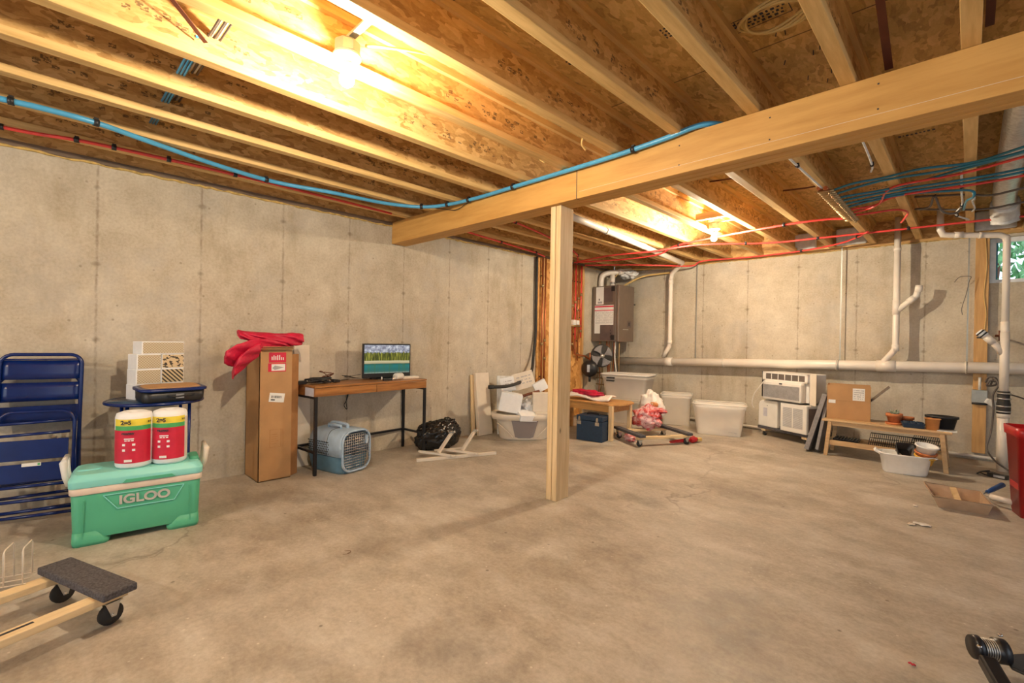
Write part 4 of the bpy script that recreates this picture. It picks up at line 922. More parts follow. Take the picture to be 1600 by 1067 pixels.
t = T('copper_line', 'copper pipe turning from the orange board towards the black pump', 'pipe', (-4.19, 5.62, .75)); mb = MB(); mb.tube([(0, 0, .42), (0, 0, .22), (.0, .02, .20), (0, .26, .17), (.04, .32, .12)], .012, 'copper', 10); mb.build('tube', t)
HX0, HX1, HY0, HY1, HZ0, HZ1 = -4.25, -3.77, 6.14, 6.575, 1.152, 2.005
t = T('boiler', 'wall-hung brown-grey boiler with warning labels in the back corner', 'boiler', (HX0, (HY0+HY1)/2, HZ0)); hx, hy, hz = HX1-HX0, (HY1-HY0)/2, HZ1-HZ0
mb = MB(); mb.span((0, -hy, 0), (hx-.055, hy, hz), 'boiler'); mb.build('cabinet', t, bev=.006)
mb = MB(); mb.span((hx-.05, -hy-.004, -.004), (hx, hy+.004, hz+.004), 'boiler'); cv = mb.build('front_cover', t, bev=.010)
mb = MB(); mb.span((hx, .02, .22), (hx+.003, .13, .32), 'boiler_d'); mb.span((hx+.003, .05, .245), (hx+.006, .09, .295), 'black'); mb.build('logo_plate', cv)
mb = MB(); mb.span((hx, -.10, .18), (hx+.002, .06, .19), 'steel'); mb.build('brand_line', cv)
mb = MB(); Yf = -hy-.001
mb.span((.065, Yf-.001, .57), (.205, Yf, .84), 'paper'); mb.span((.215, Yf-.001, .60), (.37, Yf, .82), 'boiler_d'); mb.span((.045, Yf-.001, .12), (.15, Yf, .24), 'paper'); mb.span((.045, Yf-.001, .24), (.385, Yf, .555), 'paper')
mb.span((.045, Yf-.002, .525), (.385, Yf-.001, .545), 'redink'); mb.span((.045, Yf-.002, .470), (.385, Yf-.001, .482), 'redink')
mb.box((.14, Yf-.002, .60), (.08, .001, .03), 'greyink'); mb.box((.125, Yf-.002, .645), (.016, .001, .03), 'ink'); scribble(mb, .06, .37, .27, .46, 12, 'greyink', Yf-.0016, .85, .3)
mb.build('warning_label', t, label='white and red warning labels')
mb = MB(); mb.span((.15, Yf-.004, .02), (.385, Yf, .25), 'boiler_d'); 
for z in (.07, .12, .17): mb.box((.34, Yf-.006, z), (.014, .004, .014), 'black')
mb.build('control_panel', t)
mb = MB()
for z in (.03, .77): mb.box((.375, Yf-.0065, z+.03), (.06, .004, .075), 'black')
mb.build('corner_clip', t)
mb = MB(); mb.span((-.0, hy, .6), (.06, hy+.10, .612), 'black'); mb.box((hx, hy+.02, .58), (.01, .03, .02), 'black'); mb.build('mounting_bracket', t)
t = T('vent_pipe', 'white PVC vent elbow rising from the boiler top, left one', 'pipe', (-4.20, 6.30, HZ1))
mb = MB(); mb.tube(smooth_path([(0, 0, 0), (0, 0, .12), (.02, .02, .20), (.10, .08, .235), (.22, .18, .25), (.36, .30, .27)], 6), .042, 'pvc', 18); mb.build('tube', t)
mb = MB(); mb.cyl((.20, .165, .247), (.25, .205, .256), .049, 'pvc', 18); mb.build('coupling', t)
t = T('vent_pipe', 'short white PVC vent stub on the boiler top, right one', 'pipe', (-4.02, 6.34, HZ1)); mb = MB(); mb.cyl((0, 0, 0), (0, 0, .19), .040, 'pvc', 18); mb.build('tube', t); mb = MB(); mb.cyl((0, 0, .05), (0, 0, .075), .046, 'steel', 18); mb.build('clamp', t)
t = T('foil_wrap', 'crumpled white plastic wrapped round the vent above the boiler', 'wrap', (-3.87, 6.58, 2.215)); mb = MB(); blob(mb, (0, 0, 0), (.12, .10, .065), 'insul', 4, .25, 2.2, .15, 44, 30, False); mb.build('sheet', t)
def cable(name, label, cat, pts, r_, m, clips=(), grp=None, clipm='black', seg=8, n=6):
    P = smooth_path(pts, n); base = P[0].copy(); t = T(name, label, cat, base, 0, grp); mb = MB(); mb.tube([p-base for p in P], r_, m, seg); mb.build('tube', t)
    for c in clips:
        i = int(c*(len(P)-1)); d = (P[min(i+1, len(P)-1)]-P[max(i-1, 0)]).normalized(); mb = MB(); mb.cyl(P[i]-base-d*.012, P[i]-base+d*.012, r_+.006, clipm, 8); mb.box(P[i]-base+Vector((0, 0, r_+.004)), (.02, .02, .014), clipm); mb.build('clip', t)
    return t
cable('gas_line', 'yellow gas tube curving from the boiler top up to the ceiling', 'pipe', [(-3.92, 6.45, 2.0), (-3.85, 6.5, 2.06), (-3.66, 6.62, 2.17), (-3.45, 6.7, 2.20), (-3.2, 6.74, 2.21)], .014, 'cable')
cable('cable', 'thin yellow cable looping from the boiler to the ceiling above the vent', 'cable', [(-4.05, 6.35, 2.01), (-4.02, 6.4, 2.16), (-3.9, 6.5, 2.27), (-3.6, 6.6, 2.28), (-3.2, 6.7, 2.26)], .006, 'cable')
t = T('boiler_piping', 'dense bundle of copper pipes and wires hanging under the boiler', 'pipes', (-4.10, 6.34, .35))
rnd = random.Random(4)
for i in range(9):
    x = -.10+.045*i; y = rnd.uniform(-.10, .10); mb = MB(); z1 = HZ0-.35; mb.tube(smooth_path([(x, y, z1), (x+rnd.uniform(-.02, .02), y, .55), (x+rnd.uniform(-.03, .03), y+.02, .3), (x, y, 0)]), rnd.choice([.008, .011, .009]), rnd.choice(['copper', 'brass', 'copper', 'gcable', 'wcable']), 8); mb.build('pipe', t)
for z in (.12, .30, .22):
    mb = MB(); mb.cyl((-.14, -.08, z), (.28, -.08, z), .010, 'brass', 8); mb.build('header', t)
t = T('circulator_fan', 'grey bladed round fan-like pump cover hanging under the boiler', 'pump', (-3.98, 6.02, .93), radians(50))
mb = MB(); mb.lathe([(.03, 0), (.17, .0), (.175, .012), (.17, .024), (.03, .024)], (0, 0, 0), 'rubber', 32, axis='y'); mb.build('ring', t)
for k in range(4):
    a = k*pi/2+.5; mb = MB(); mb.grid(lambda u, v: ((.03+.13*u)*cos(a+(v-.5)*1.1*(.5+u*.5)), -.02-.03*(v-.5), (.03+.13*u)*sin(a+(v-.5)*1.1*(.5+u*.5))), 6, 6, 'greyfoam'); mb.build('blade', t, solid=.003)
mb = MB(); mb.lathe([(0, -.045), (.03, -.04), (.035, -.01), (.035, .02), (0, .02)], (0, 0, 0), 'steel', 20, axis='y'); mb.build('hub', t)
t = T('pressure_tank', 'black disc-shaped tank hanging below the boiler, left of the fan', 'tank', (-4.10, 5.88, .735), radians(20)); mb = MB(); mb.lathe([(0, -.07), (.09, -.06), (.125, -.02), (.125, .02), (.09, .06), (0, .07)], (0, 0, 0), 'black', 30, axis='y'); mb.build('shell', t)
mb = MB(); mb.cyl((0, 0, .12), (0, 0, .24), .012, 'copper', 10); mb.cyl((0, 0, -.12), (.0, 0, -.20), .02, 'black', 10); mb.build('stem', t); mb = MB(); mb.span((-.02, -.078, -.05), (.02, -.07, .06), 'steel'); mb.build('label_plate', t)

# ------------------------------------------------------------------ table, bins and boxes in the back corner
t = T('low_table', 'low oak table with octagonal-cut top behind the wooden post', 'table', (-3.37, 4.86, 0)); TH = .425
mb = MB(); mb.prism([(-.50, -.24), (.40, -.24), (.52, -.12), (.52, .16), (.42, .26), (-.50, .26)], TH-.022, TH, 'table', 'xy'); mb.build('tabletop', t, bev=.004)
mb = MB(); 
for a, b_ in (((-.44, -.205), (.41, -.205)), ((-.44, .215), (.41, .215)), ((.43, -.19), (.43, .20)), ((-.46, -.19), (-.46, .20))): mb.bar((a[0], a[1], TH-.06), (b_[0], b_[1], TH-.06), .018, .075, 'table')
mb.build('apron', t)
for x in (-.45, .43):
    for y in (-.20, .21): mb = MB(); mb.box((x, y, (TH-.022)/2), (.045, .045, TH-.022), 'pine_z' if x > 0 else 'table'); mb.build('leg', t, bev=.003)
t = T('red_clothes', 'red and white folded clothes lying on the low oak table', 'clothes', (-3.34, 4.84, TH+.001), radians(8))
mb = MB(); mb.grid(lambda u, v: (-.27+.56*u, -.13+.22*v, .03+.02*sin(6*u+3*v)+.03*(1-abs(2*v-1))*(1-u*.4)), 20, 10, 'whitebag'); mb.build('white_cloth', t, solid=.02)
mb = MB(); blob(mb, (-.08, .02, .075), (.20, .09, .035), 'redcloth', 6, .25, 2.5, .1, 50, 26, False); mb.build('red_cloth', t)
t = T('leather_case', 'dark blue box-shaped case with two metal latches in front of the oak table', 'case', (-3.125, 4.575, 0), radians(9))
mb = MB(); mb.box((0, 0, .115), (.325, .22, .23), 'bcase'); mb.build('body', t, bev=.006); mb = MB(); mb.box((0, 0, .262), (.327, .222, .055), 'bcase'); mb.build('lid', t, bev=.006)
for x in (-.125, .10): mb = MB(); mb.box((x, -.114, .205), (.05, .006, .04), 'chrome'); mb.box((x+.0, -.114, .245), (.028, .006, .03), 'chrome'); mb.cyl((x, -.116, .265), (x, -.112, .265), .012, 'chrome', 12); mb.build('latch', t)
mb = MB(); mb.tube(smooth_path([(-.08, 0, .288), (-.06, 0, .312), (.06, 0, .312), (.08, 0, .288)]), .009, 'black', 8); mb.build('carry_handle', t)
def storage_bin(name, label, loc, rz, wt, dt, wb, db, h, m='clear', lid=None, latches=False, rim=.018):
    t = T(name, label, 'storage bin', loc, rz)
    mb = MB(); mb.loft([rr(wb, db, .04, .0), rr(wb+(wt-wb)*.04, db+(dt-db)*.04, .045, .012), rr(wt-.03, dt-.03, .05, h-.05), rr(wt-.015, dt-.015, .05, h-.045), rr(wt-.01, dt-.01, .05, h)], m, cap1=False)
    mb.build('bin_body', t, solid=.003)
    mb = MB(); mb.tube(rr(wt-.004, dt-.004, .05, h, 6), rim*.5, m, 8, closed=True); mb.build('rolled_rim', t)
    if lid:
        mb = MB(); mb.loft([rr(wt+.02, dt+.02, .05, h+.005), rr(wt+.02, dt+.02, .05, h+.022), rr(wt-.05, dt-.05, .04, h+.026), rr(wt-.07, dt-.07, .04, h+.012)], lid); mb.build('lid', t)
    if latches:
        mb = MB(); mb.span((-.16*wt/.6-.06, -dt/2-.010, h-.045), (-.16*wt/.6+.06, -dt/2+.0, h-.025), 'black'); mb.span((-.16*wt/.6-.065, -dt/2-.006, h-.085), (-.16*wt/.6+.055, -dt/2+.01, h-.068), 'black'); mb.build('label_slot', t, label='two black slots under the lid')
    return t
storage_bin('storage_bin', 'clear plastic bin on the floor behind the oak table, under the lidded bin', (-3.50, 6.0, 0), radians(10), .60, .40, .50, .34, .335)
storage_bin('storage_bin', 'lidded clear storage bin stacked behind the oak table', (-3.50, 5.98, .34), radians(10), .68, .42, .54, .32, .33, 'clear', 'white', True)
storage_bin('storage_bin', 'tall square clear bin in the middle, left of the wide empty bin', (-2.965, 6.40, 0), radians(22), .42, .40, .35, .33, .42, 'clear')
b3 = storage_bin('storage_bin', 'wide empty clear bin standing alone right of the square one', (-2.27, 6.12, 0), radians(20), .62, .40, .50, .30, .385, 'clear')
t = T('crumpled_paper', 'small crumpled grey paper inside the wide clear bin', 'paper', (-2.11, 6.09, .012)); mb = MB(); blob(mb, (0, 0, .04), (.08, .07, .035), 'greyink', 3, .3, 2.5, .2, 30, 20); mb.build('sheet', t)
d2 = dolly((-2.62, 5.03, 0), radians(-29), 'wooden furniture dolly with dark carpet pads in front of the clear bins', L=.68, W=.58, pad=.075, r_=.033, top=.135)
t = T('shopping_bag', 'pink and red printed plastic bag sagging on the left pad of the far dolly', 'bag', (-2.79, 5.22, .137)); mb = MB(); blob(mb, (0, 0, .095), (.17, .13, .115), 'pink', 2, .24, 2.4, .10, 64, 40, False); mb.build('bag_body', t)
mb = MB(); blob(mb, (.11, .05, .19), (.11, .06, .03), 'pink', 6, .2, 2.5, .1, 30, 20, False); mb.build('open_flap', t)
t = T('shopping_bag', 'white plastic bag with orange print behind the pink bag', 'bag', (-2.84, 5.42, .137)); mb = MB(); blob(mb, (0, 0, .19), (.15, .11, .19), 'whitebag', 9, .14, 2.2, .08, 56, 36, False); mb.build('bag_body', t)
mb = MB(); blob(mb, (.085, -.085, .25), (.05, .02, .03), 'orangepot', 1, .3, 2, 0, 20, 14, False); mb.build('orange_print', t)
t = T('red_tool', 'red and black hand tool on the floor under the right end of the far dolly', 'tool', (-2.30, 5.20, 0), radians(62)); mb = MB(); mb.tube([(-.20, 0, .03), (.0, 0, .035), (.08, .01, .04)], [.014, .022, .026], 'redcan', 10); mb.build('shaft', t); mb = MB(); blob(mb, (.12, .01, .04), (.055, .04, .038), 'redcan', 1, .1, 2, 0, 24, 16); mb.build('head', t); mb = MB(); mb.box((.20, .02, .035), (.07, .05, .04), 'cable'); mb.build('yellow_end', t, bev=.008)
t = T('pink_wrapper', 'pink plastic wrapper lying under the left end of the far dolly', 'wrapper', (-2.83, 4.90, 0), radians(-60)); mb = MB(); blob(mb, (0, 0, .03), (.15, .06, .04), 'pink', 12, .2, 2.5, .1, 40, 20); mb.build('sheet', t)

# ------------------------------------------------------------------ air conditioners on a third dolly
rzA = radians(-25)
t = dolly((-1.50, 6.52, 0), rzA, 'low pine dolly carrying the two stacked air conditioners', L=.46, W=.70, pad=.10, r_=.030, top=.118)
uA = Vector((cos(rzA), sin(rzA), 0)); vA = Vector((-sin(rzA), cos(rzA), 0)); A0 = Vector((-1.60, 6.33, 0))
q = A0+uA*(-.185)+vA*.13; t = T('air_conditioner', 'white rounded air conditioner with a blue sticker, lower left on the dolly', 'air conditioner', (q.x, q.y, .12), rzA)
mb = MB(); mb.prism([(-.15, 0), (.12, 0), (.12, .33), (-.10, .33), (-.135, .31), (-.15, .27)], -.14, .14, 'white'); mb.build('case', t, bev=.012)
mb = MB(); mb.span((-.075, -.142, .13), (-.02, -.1405, .235), 'tape'); mb.build('blue_sticker', t, label='blue-grey sticker'); mb = MB(); mb.cyl((-.02, -.142, .265), (-.02, -.14, .265), .007, 'greyink', 10); mb.build('screw_cover', t)
q = A0+uA*(-.035)+vA*.16; t = T('gap_filler', 'brown upright piece filling the gap between the two lower air conditioners', 'metal part', (q.x, q.y, .12), rzA); mb = MB(); mb.span((-.025, -.12, 0), (.028, .1, .27), 'boiler'); mb.build('column', t); mb = MB(); mb.span((-.03, -.125, 0), (.03, -.12, .03), 'black'); mb.build('foot', t)  # brown block with a black foot in the gap between the units
q = A0+uA*(.175)+vA*.13; t = T('air_conditioner', 'white air conditioner with two grille windows, lower right on the dolly', 'air conditioner', (q.x, q.y, .12), rzA)
mb = MB(); mb.span((-.175, -.17, 0), (.165, .17, .335), 'white'); mb.build('case', t, bev=.012)
for a, b_ in ((-.135, -.02), (-.003, .115)):
    mb = MB(); mb.span((a, -.1725, .055), (b_, -.170, .285), 'greyink')
    for i in range(22): mb.span((a, -.1745, .058+.0104*i), (b_, -.172, .0615+.0104*i), 'insul')
    mb.build('grille', t)
mb = MB(); mb.span((.166, -.14, .03), (.169, .15, .30), 'boiler_d'); mb.build('side_vent', t, label='dark side panel')
q = A0+uA*(.02)+vA*.12; t = T('air_conditioner', 'white air conditioner with wide front grille on top of the stack', 'air conditioner', (q.x, q.y, .458), rzA)
mb = MB(); mb.span((-.30, -.10, .02), (.30, .18, .35), 'white'); mb.build('case', t, bev=.008)
mb = MB(); mb.span((-.255, -.185, .015), (.265, -.10, .245), 'white'); fp = mb.build('front_panel', t, bev=.02)
mb = MB(); mb.span((-.235, -.188, .045), (.245, -.185, .20), 'insul')
for i in range(26): mb.span((-.235, -.190, .047+.006*i), (.245, -.1875, .0500+.006*i), 'greyfoam')
mb.build('intake_grille', fp)
mb = MB(); mb.span((-.02, -.187, .212), (.02, -.184, .228), 'ink'); mb.build('badge', fp)
mb = MB(); mb.span((-.255, -.125, .262), (.265, -.10, .332), 'gcable'); 
for i in range(5): mb.span((-.18+.09*i, -.128, .265), (-.17+.09*i, -.122, .33), 'insul')
mb.build('air_outlet', t, label='dark louvred air outlet')
mb = MB()
for a, b_ in (((-.30, -.13, .245), (.30, -.10, .262)), ((-.30, -.13, .332), (.30, -.10, .352)), ((-.30, -.13, .245), (-.255, -.10, .352)), ((.265, -.13, .245), (.30, -.10, .352))): mb.span(a, b_, 'white')
mb.build('outlet_frame', t)
mb = MB(); mb.span((.30, -.09, .0), (.375, -.085, .36), 'cream'); mb.build('side_curtain', t); mb = MB(); mb.span((-.345, -.09, .03), (-.30, -.085, .35), 'black'); mb.build('side_curtain', t)
cable('loose_cable', 'thin white cord hanging down the left side of the stacked air conditioners', 'cord', [(-1.80, 6.30, .70), (-1.86, 6.32, .62), (-1.93, 6.36, .52), (-1.96, 6.38, .40), (-1.94, 6.40, .34)], .006, 'wcable')
for i, (lb, p0, p1, w_, th) in enumerate((('grey foam panel leaning beside the bench, left one', (-1.245, 5.99, 0), (-1.105, 6.10, .60), .045, .34), ('grey foam panel leaning beside the bench, right one', (-1.145, 5.96, 0), (-1.085, 6.12, .555), .03, .30))):
    mb = MB(); mb.bar(p0, p1, w_, th, 'greyfoam', up=(0, 1, 0)); t = tag(mb.build('insulation_board', bev=.004), lb, 'panel', 'grey foam panels between the air conditioners and the bench')

# ------------------------------------------------------------------ bench and the things on it
t = T('shoe_bench', 'wooden two-tier bench with splayed legs along the back wall', 'bench', (-.595, 5.98, 0)); BH = .38
mb = MB(); mb.span((-.50, -.185, BH-.022), (.50, .185, BH), 'bench'); mb.build('seat', t, bev=.005)
for y in (-.16, .16): mb = MB(); mb.span((-.44, y-.01, BH-.06), (.44, y+.01, BH-.022), 'bench'); mb.build('apron', t)
for sx in (-1, 1):
    for y in (-.165, .165): mb = MB(); mb.bar((sx*.465, y, .001), (sx*.43, y, BH-.022), .036, .03, 'bench', up=(0, 1, 0)); mb.build('leg', t, bev=.003)
mb = MB(); mb.span((-.44, -.16, .115), (.44, -.145, .165), 'bench'); mb.span((-.44, .145, .115), (.44, .16, .165), 'bench'); mb.build('shelf_rail', t)
mb = MB()
for i in range(7): mb.span((-.44, -.14+.042*i, .13), (.44, -.115+.042*i, .14), 'bench')
mb.build('shelf_slats', t)
t = T('cardboard_box', 'cardboard box with white shipping label on the left end of the bench', 'box', (-.905, 6.045, BH), radians(8)); w_, d_, h_ = .37, .27, .355
mb = MB(); mb.span((-w_/2, -d_/2, 0), (w_/2, d_/2, .195), 'card'); mb.build('carton', t, bev=.003)
mb = MB(); mb.span((-w_/2, -d_/2, .195), (w_/2, -d_/2+.004, h_), 'card'); mb.span((-w_/2, d_/2-.004, .195), (w_/2, d_/2, h_), 'card'); mb.span((-w_/2, -d_/2, .195), (-w_/2+.004, d_/2, h_), 'card2'); mb.span((w_/2-.004, -d_/2, .195), (w_/2, d_/2, h_-.10), 'card'); mb.build('open_upper_wall', t)
mb = MB(); mb.bar((w_/2, 0, .20), (w_/2+.15, 0, .36), .24, .006, 'boiler', up=(-.7, 0, .7)); mb.build('raised_flap', t, label='raised dark side flap')
mb = MB(); mb.span((.035, -d_/2-.0015, .205), (.135, -d_/2-.0005, .33), 'paper'); lb = mb.build('shipping_label', t)
mb = MB(); scribble(mb, .045, .125, .215, .32, 5, 'greyink', -d_/2-.0022, .85, .4); mb.build('label_print', lb)
mb = MB(); mb.span((-.17, -d_/2-.0015, .165), (-.11, -d_/2-.0005, .20), 'paper'); mb.build('small_sticker', t)
def pot(name, label, x, y, z, r0, r1, h, m, rimh=.02, fill='soil', rot=None, saucer=None, grp=None):
    t = T(name, label, 'pot', (x, y, z), 0, grp, rot); z0 = 0
    if saucer: mb = MB(); mb.lathe([(0, 0), (r1*1.05, 0), (r1*1.18, .022), (r1*1.10, .022), (r1, .006), (0, .006)], (0, 0, 0), saucer, 28); mb.build('saucer', t); z0 = .007
    mb = MB(); mb.lathe([(0, z0), (r0, z0), (r0+(r1-r0)*.85, z0+h-rimh), (r1+.006, z0+h-rimh), (r1+.006, z0+h), (r1-.006, z0+h), (r0-.004, z0+.01), (0, z0+.01)], (0, 0, 0), m, 28); mb.build('pot_body', t)
    if fill: mb = MB(); mb.lathe([(0, z0+h*.78), (r0+(r1-r0)*.7, z0+h*.78)], (0, 0, 0), fill, 24); mb.build('soil', t)
    return t
PX = pot('plant_pot', 'terracotta pot with a pale succulent and saucer, on the bench', -.52, 5.97, BH, .045, .062, .10, 'terra', .03, 'soil', None, 'terra')
mb = MB(); rnd = random.Random(5)
for i in range(11):
    a = rnd.uniform(0, 2*pi); l_ = rnd.uniform(.03, .055); mb.tube([(0, 0, .085), (l_*.6*cos(a), l_*.6*sin(a), .105+rnd.random()*.01), (l_*cos(a), l_*sin(a), .115+rnd.random()*.03)], [.006, .010, .003], 'succ', 8)
mb.build('succulent', PX)
pot('plant_pot', 'small empty terracotta pot right behind the one with the succulent', -.43, 6.06, BH, .035, .052, .075, 'terra', .02)
q = pot('planter_bowl', 'black oval planter on the right end of the bench', -.175, 5.99, BH, .075, .10, .125, 'black', .02, 'soil'); q.scale = (1.15, .8, 1)
pot('plant_pot', 'plain orange clay pot standing in front of the black planter', -.235, 5.87, BH, .046, .056, .105, 'orangepot', .004)
t = T('seedling_tray', 'dark plastic seedling tray lying on the bench between the pots', 'tray', (-.375, 5.90, BH), radians(8)); mb = MB(); mb.loft([rr(.15, .15, .01, 0), rr(.17, .17, .01, .045), rr(.15, .15, .01, .045), rr(.14, .14, .01, .01)], 'bcase', smooth=False)
for i in range(3):
    for j in range(3): mb.lathe([(.020, .0), (.023, .05), (.019, .05), (.016, .01), (0, .01)], (-.05+.05*i, -.05+.05*j, .0), 'bcase', 12)
mb.build('cells', t)
t = T('plank_offcut', 'pale thin board lying on the right end of the bench top', 'board', (-.14, 5.90, BH), 0); t['label'] = 'pale stiff board sticking out at the right end of the bench top'; mb = MB(); mb.span((-.06, -.08, 0), (.075, .07, .006), 'insul'); mb.build('sheet', t)
def grate(name, label, cx, cy, z, w_, d_, rz, nx, tilt=0, m='blackm'):
    t = T(name, label, 'grate', (cx, cy, z), 0, 'grates on the lower bench shelf', (tilt, 0, rz)); mb = MB()
    for i in range(nx+1): x = -w_/2+w_*i/nx; mb.cyl((x, -d_/2, .008), (x, d_/2, .008), .0028, m, 6)
    mb.build('bars', t); mb = MB(); mb.tube([(-w_/2, -d_/2, .006), (w_/2, -d_/2, .006), (w_/2, d_/2, .006), (-w_/2, d_/2, .006)], .0045, m, 6, closed=True)
    for y in (-d_/6, d_/6): mb.cyl((-w_/2, y, .004), (w_/2, y, .004), .0035, m, 6)
    mb.build('frame', t)
grate('wire_grate', 'wide wire grill grate on the lower bench shelf', -.50, 5.955, .195, .42, .24, 0, 26, radians(27))
grate('wire_grate', 'second wire grill grate further right on the lower shelf, behind the pots', -.27, 5.985, .235, .22, .22, radians(-5), 14, radians(22))
t = T('black_tray', 'black ridged plastic tray at the left end of the lower shelf', 'tray', (-.90, 5.95, .141), 0); mb = MB(); mb.loft([rr(.20, .16, .01, 0), rr(.22, .18, .01, .035)], 'black', smooth=False); mb.build('tray_body', t); mb = MB()
for i in range(8): mb.span((-.095+.026*i, -.085, .0351), (-.083+.026*i, .085, .045), 'black')
mb.build('ridges', t)
rzW = radians(10); t = T('white_tub', 'white oval tub full of pots on the floor in front of the bench', 'tub', (-.405, 5.56, 0), rzW)
mb = MB(); mb.loft([oval(.150, .085, 0, 3.2), oval(.157, .09, .012, 3.2), oval(.183, .115, .165, 3.2), oval(.195, .127, .17, 3.2), oval(.195, .127, .18, 3.2), oval(.176, .11, .178, 3.2), oval(.15, .083, .015, 3.2)], 'foam'); mb.build('basin', t)
mb = MB(); mb.prism([(-.225, .178), (-.185, .155), (-.175, .178), (-.21, .20)], -.05, .05, 'foam'); mb.build('lug_handle', t); mb = MB(); mb.prism([(.222, .168), (.185, .15), (.175, .178)], -.05, .05, 'foam'); mb.build('lug_handle', t)
t = T('bowl', 'pale bowl lying inside the left part of the white tub', 'bowl', (-.50, 5.54, .115), 0); mb = MB(); mb.lathe([(0, 0), (.03, 0), (.07, .055), (.067, .057), (.028, .006), (0, .006)], (0, 0, 0), 'insul', 28, R=rotm(.15, .1, 0)); mb.build('bowl_body', t)
t = T('black_pot', 'black square nursery pot tilted on its side in the middle of the white tub', 'pot', (-.405, 5.60, .185), 0, None, (radians(55), 0, radians(25)))
mb = MB(); mb.loft([rr(.10, .10, .02, -.06), rr(.14, .14, .03, .03), rr(.15, .15, .03, .035), rr(.13, .13, .03, .035), rr(.09, .09, .02, -.04)], 'black'); mb.build('pot_body', t)
stk = [('pot_stack_base', 'yellow pot at the bottom of the tilted stack in the white tub', 'yellowpot', .105), ('x', 'terracotta pot between the yellow and the white one in the tub', 'terra', .140), ('x', 'white round pot on top of the tilted stack in the white tub', 'foam', .175)]
for i, (_, lb, m_, z) in enumerate(stk): pot('flower_pot', lb, -.275+.004*i, 5.585, z, .055+.003*i, .072+.003*i, .10 if i == 2 else .075, m_, .012, None, (radians(8), radians(8), 0), None, 'stack of pots in the white tub')

# ------------------------------------------------------------------ paint tray, roller, bin, power strip
t = T('paint_tray', 'tan metal paint roller tray on the floor near the red bin', 'tray', (-.045, 4.71, 0), radians(9))
mb = MB(); b0 = [(-.115, -.13, .0), (.135, -.13, .0), (.135, .10, .0), (-.115, .12, .03)]; t0 = [(-.155, -.185, .085), (.150, -.185, .085), (.150, .18, .085), (-.165, .17, .10)]
mb.add(b0+t0, [(0, 1, 2, 3), (0, 4, 5, 1), (1, 5, 6, 2), (2, 6, 7, 3), (3, 7, 4, 0)], 'tan'); mb.build('tray_body', t, solid=.004)
mb = MB(); mb.tube([t0[0], t0[1], t0[2], t0[3]], .005, 'tan', 6, closed=True); mb.build('rolled_edge', t)
t = T('wood_stick', 'short pale wooden stick leaning inside the paint tray', 'stick', (-.03, 4.70, 0), radians(40)); mb = MB(); mb.bar((-.07, -.09, .025), (.03, .10, .105), .035, .012, 'pine_x'); mb.build('piece', t)
t = T('paper_scrap', 'small pinkish crumpled scrap lying inside the paint tray', 'scrap', (.03, 4.63, .012)); mb = MB(); blob(mb, (0, 0, .02), (.05, .03, .015), 'pink', 2, .3, 2, 0, 20, 14); mb.build('piece', t)
t = T('paint_roller', 'paint roller with blue handle resting at the far end of the tray', 'roller', (.10, 4.99, .03), radians(62)); mb = MB(); mb.tube([(.03, 0, .04), (.10, 0, .055), (.21, 0, .08)], [.013, .017, .019], 'handle_blue', 12); mb.build('grip', t); mb = MB(); mb.tube([(.03, 0, .04), (-.02, 0, .03), (-.04, -.05, .03), (-.05, -.14, .03)], .004, 'steel', 8); mb.build('wire_arm', t); mb = MB(); mb.cyl((-.05, -.06, .03), (-.05, -.20, .03), .02, 'whitebag', 14); mb.build('sleeve', t)
t = T('trash_bin', 'tall red plastic bin at the right edge of the photo', 'bin', (.365, 4.81, 0), radians(12))
mb = MB(); mb.loft([rr(.235, .20, .03, 0), rr(.26, .225, .035, .20), rr(.295, .26, .04, .545), rr(.315, .28, .04, .55), rr(.325, .29, .045, .612), rr(.305, .27, .04, .612), rr(.24, .205, .03, .02)], 'redcan'); mb.build('bin_body', t)
cable('power_strip', 'black power strip with coiled cord on the floor behind the red bin', 'power strip', [(.07, 6.0, .012), (.10, 6.12, .012), (.16, 6.16, .012), (.22, 6.08, .012), (.14, 5.98, .012), (.09, 6.05, .02), (.15, 6.12, .03)], .006, 'black')
t = T('power_adapter', 'flat grey and black adapter lying on the floor beside the coiled cord', 'adapter', (.20, 5.98, 0), radians(-25)); mb = MB(); mb.box((0, 0, .02), (.13, .05, .038), 'black'); mb.build('body', t, bev=.005); mb = MB(); mb.span((-.02, -.0265, .01), (.055, -.0255, .03), 'greyink'); mb.build('plate', t)
t = T('stud', 'upright wooden stud fixed to the back wall left of the window', 'stud', (.095, 6.765, 0)); mb = MB(); mb.span((-.062, -.03, .08), (.038, .033, 2.30), 'stud'); mb.build('timber', t, bev=.002)
t = T('junction_box', 'grey metal junction box on the wooden stud with a cord below', 'electrical box', (.082, 6.70, .585)); mb = MB(); mb.box((0, .01, .075), (.115, .045, .13), 'tin'); mb.build('box', t, bev=.004); mb = MB(); mb.cyl((-.055, 0, .0), (.06, 0, .0), .010, 'black', 8); mb.build('cord_clamp', t); mb = MB(); mb.cyl((.0, .0, .14), (.0, .0, .27), .011, 'wcable', 8); mb.build('conduit', t)
t = T('paper_sheet', 'white paper hanging behind the vertical drain pipe under the junction box level', 'paper', (.180, 6.405, .58), radians(-5)); mb = MB(); mb.grid(lambda u, v: (-.07+.14*u+.02*v, .02*sin(3*u), .05-.11*u+.10*v*(.4+u*.6)), 8, 6, 'paper'); mb.build('sheet', t, solid=.002)
cable('loose_cable', 'black cord hanging from the outlet beside the drain pipe down to the floor', 'cord', [(.155, 6.45, .80), (.175, 6.42, .86), (.205, 6.40, .80), (.17, 6.42, .70), (.175, 6.40, .55), (.16, 6.38, .35), (.135, 6.32, .20), (.19, 6.2, .11), (.27, 6.1, .06)], .008, 'gcable')
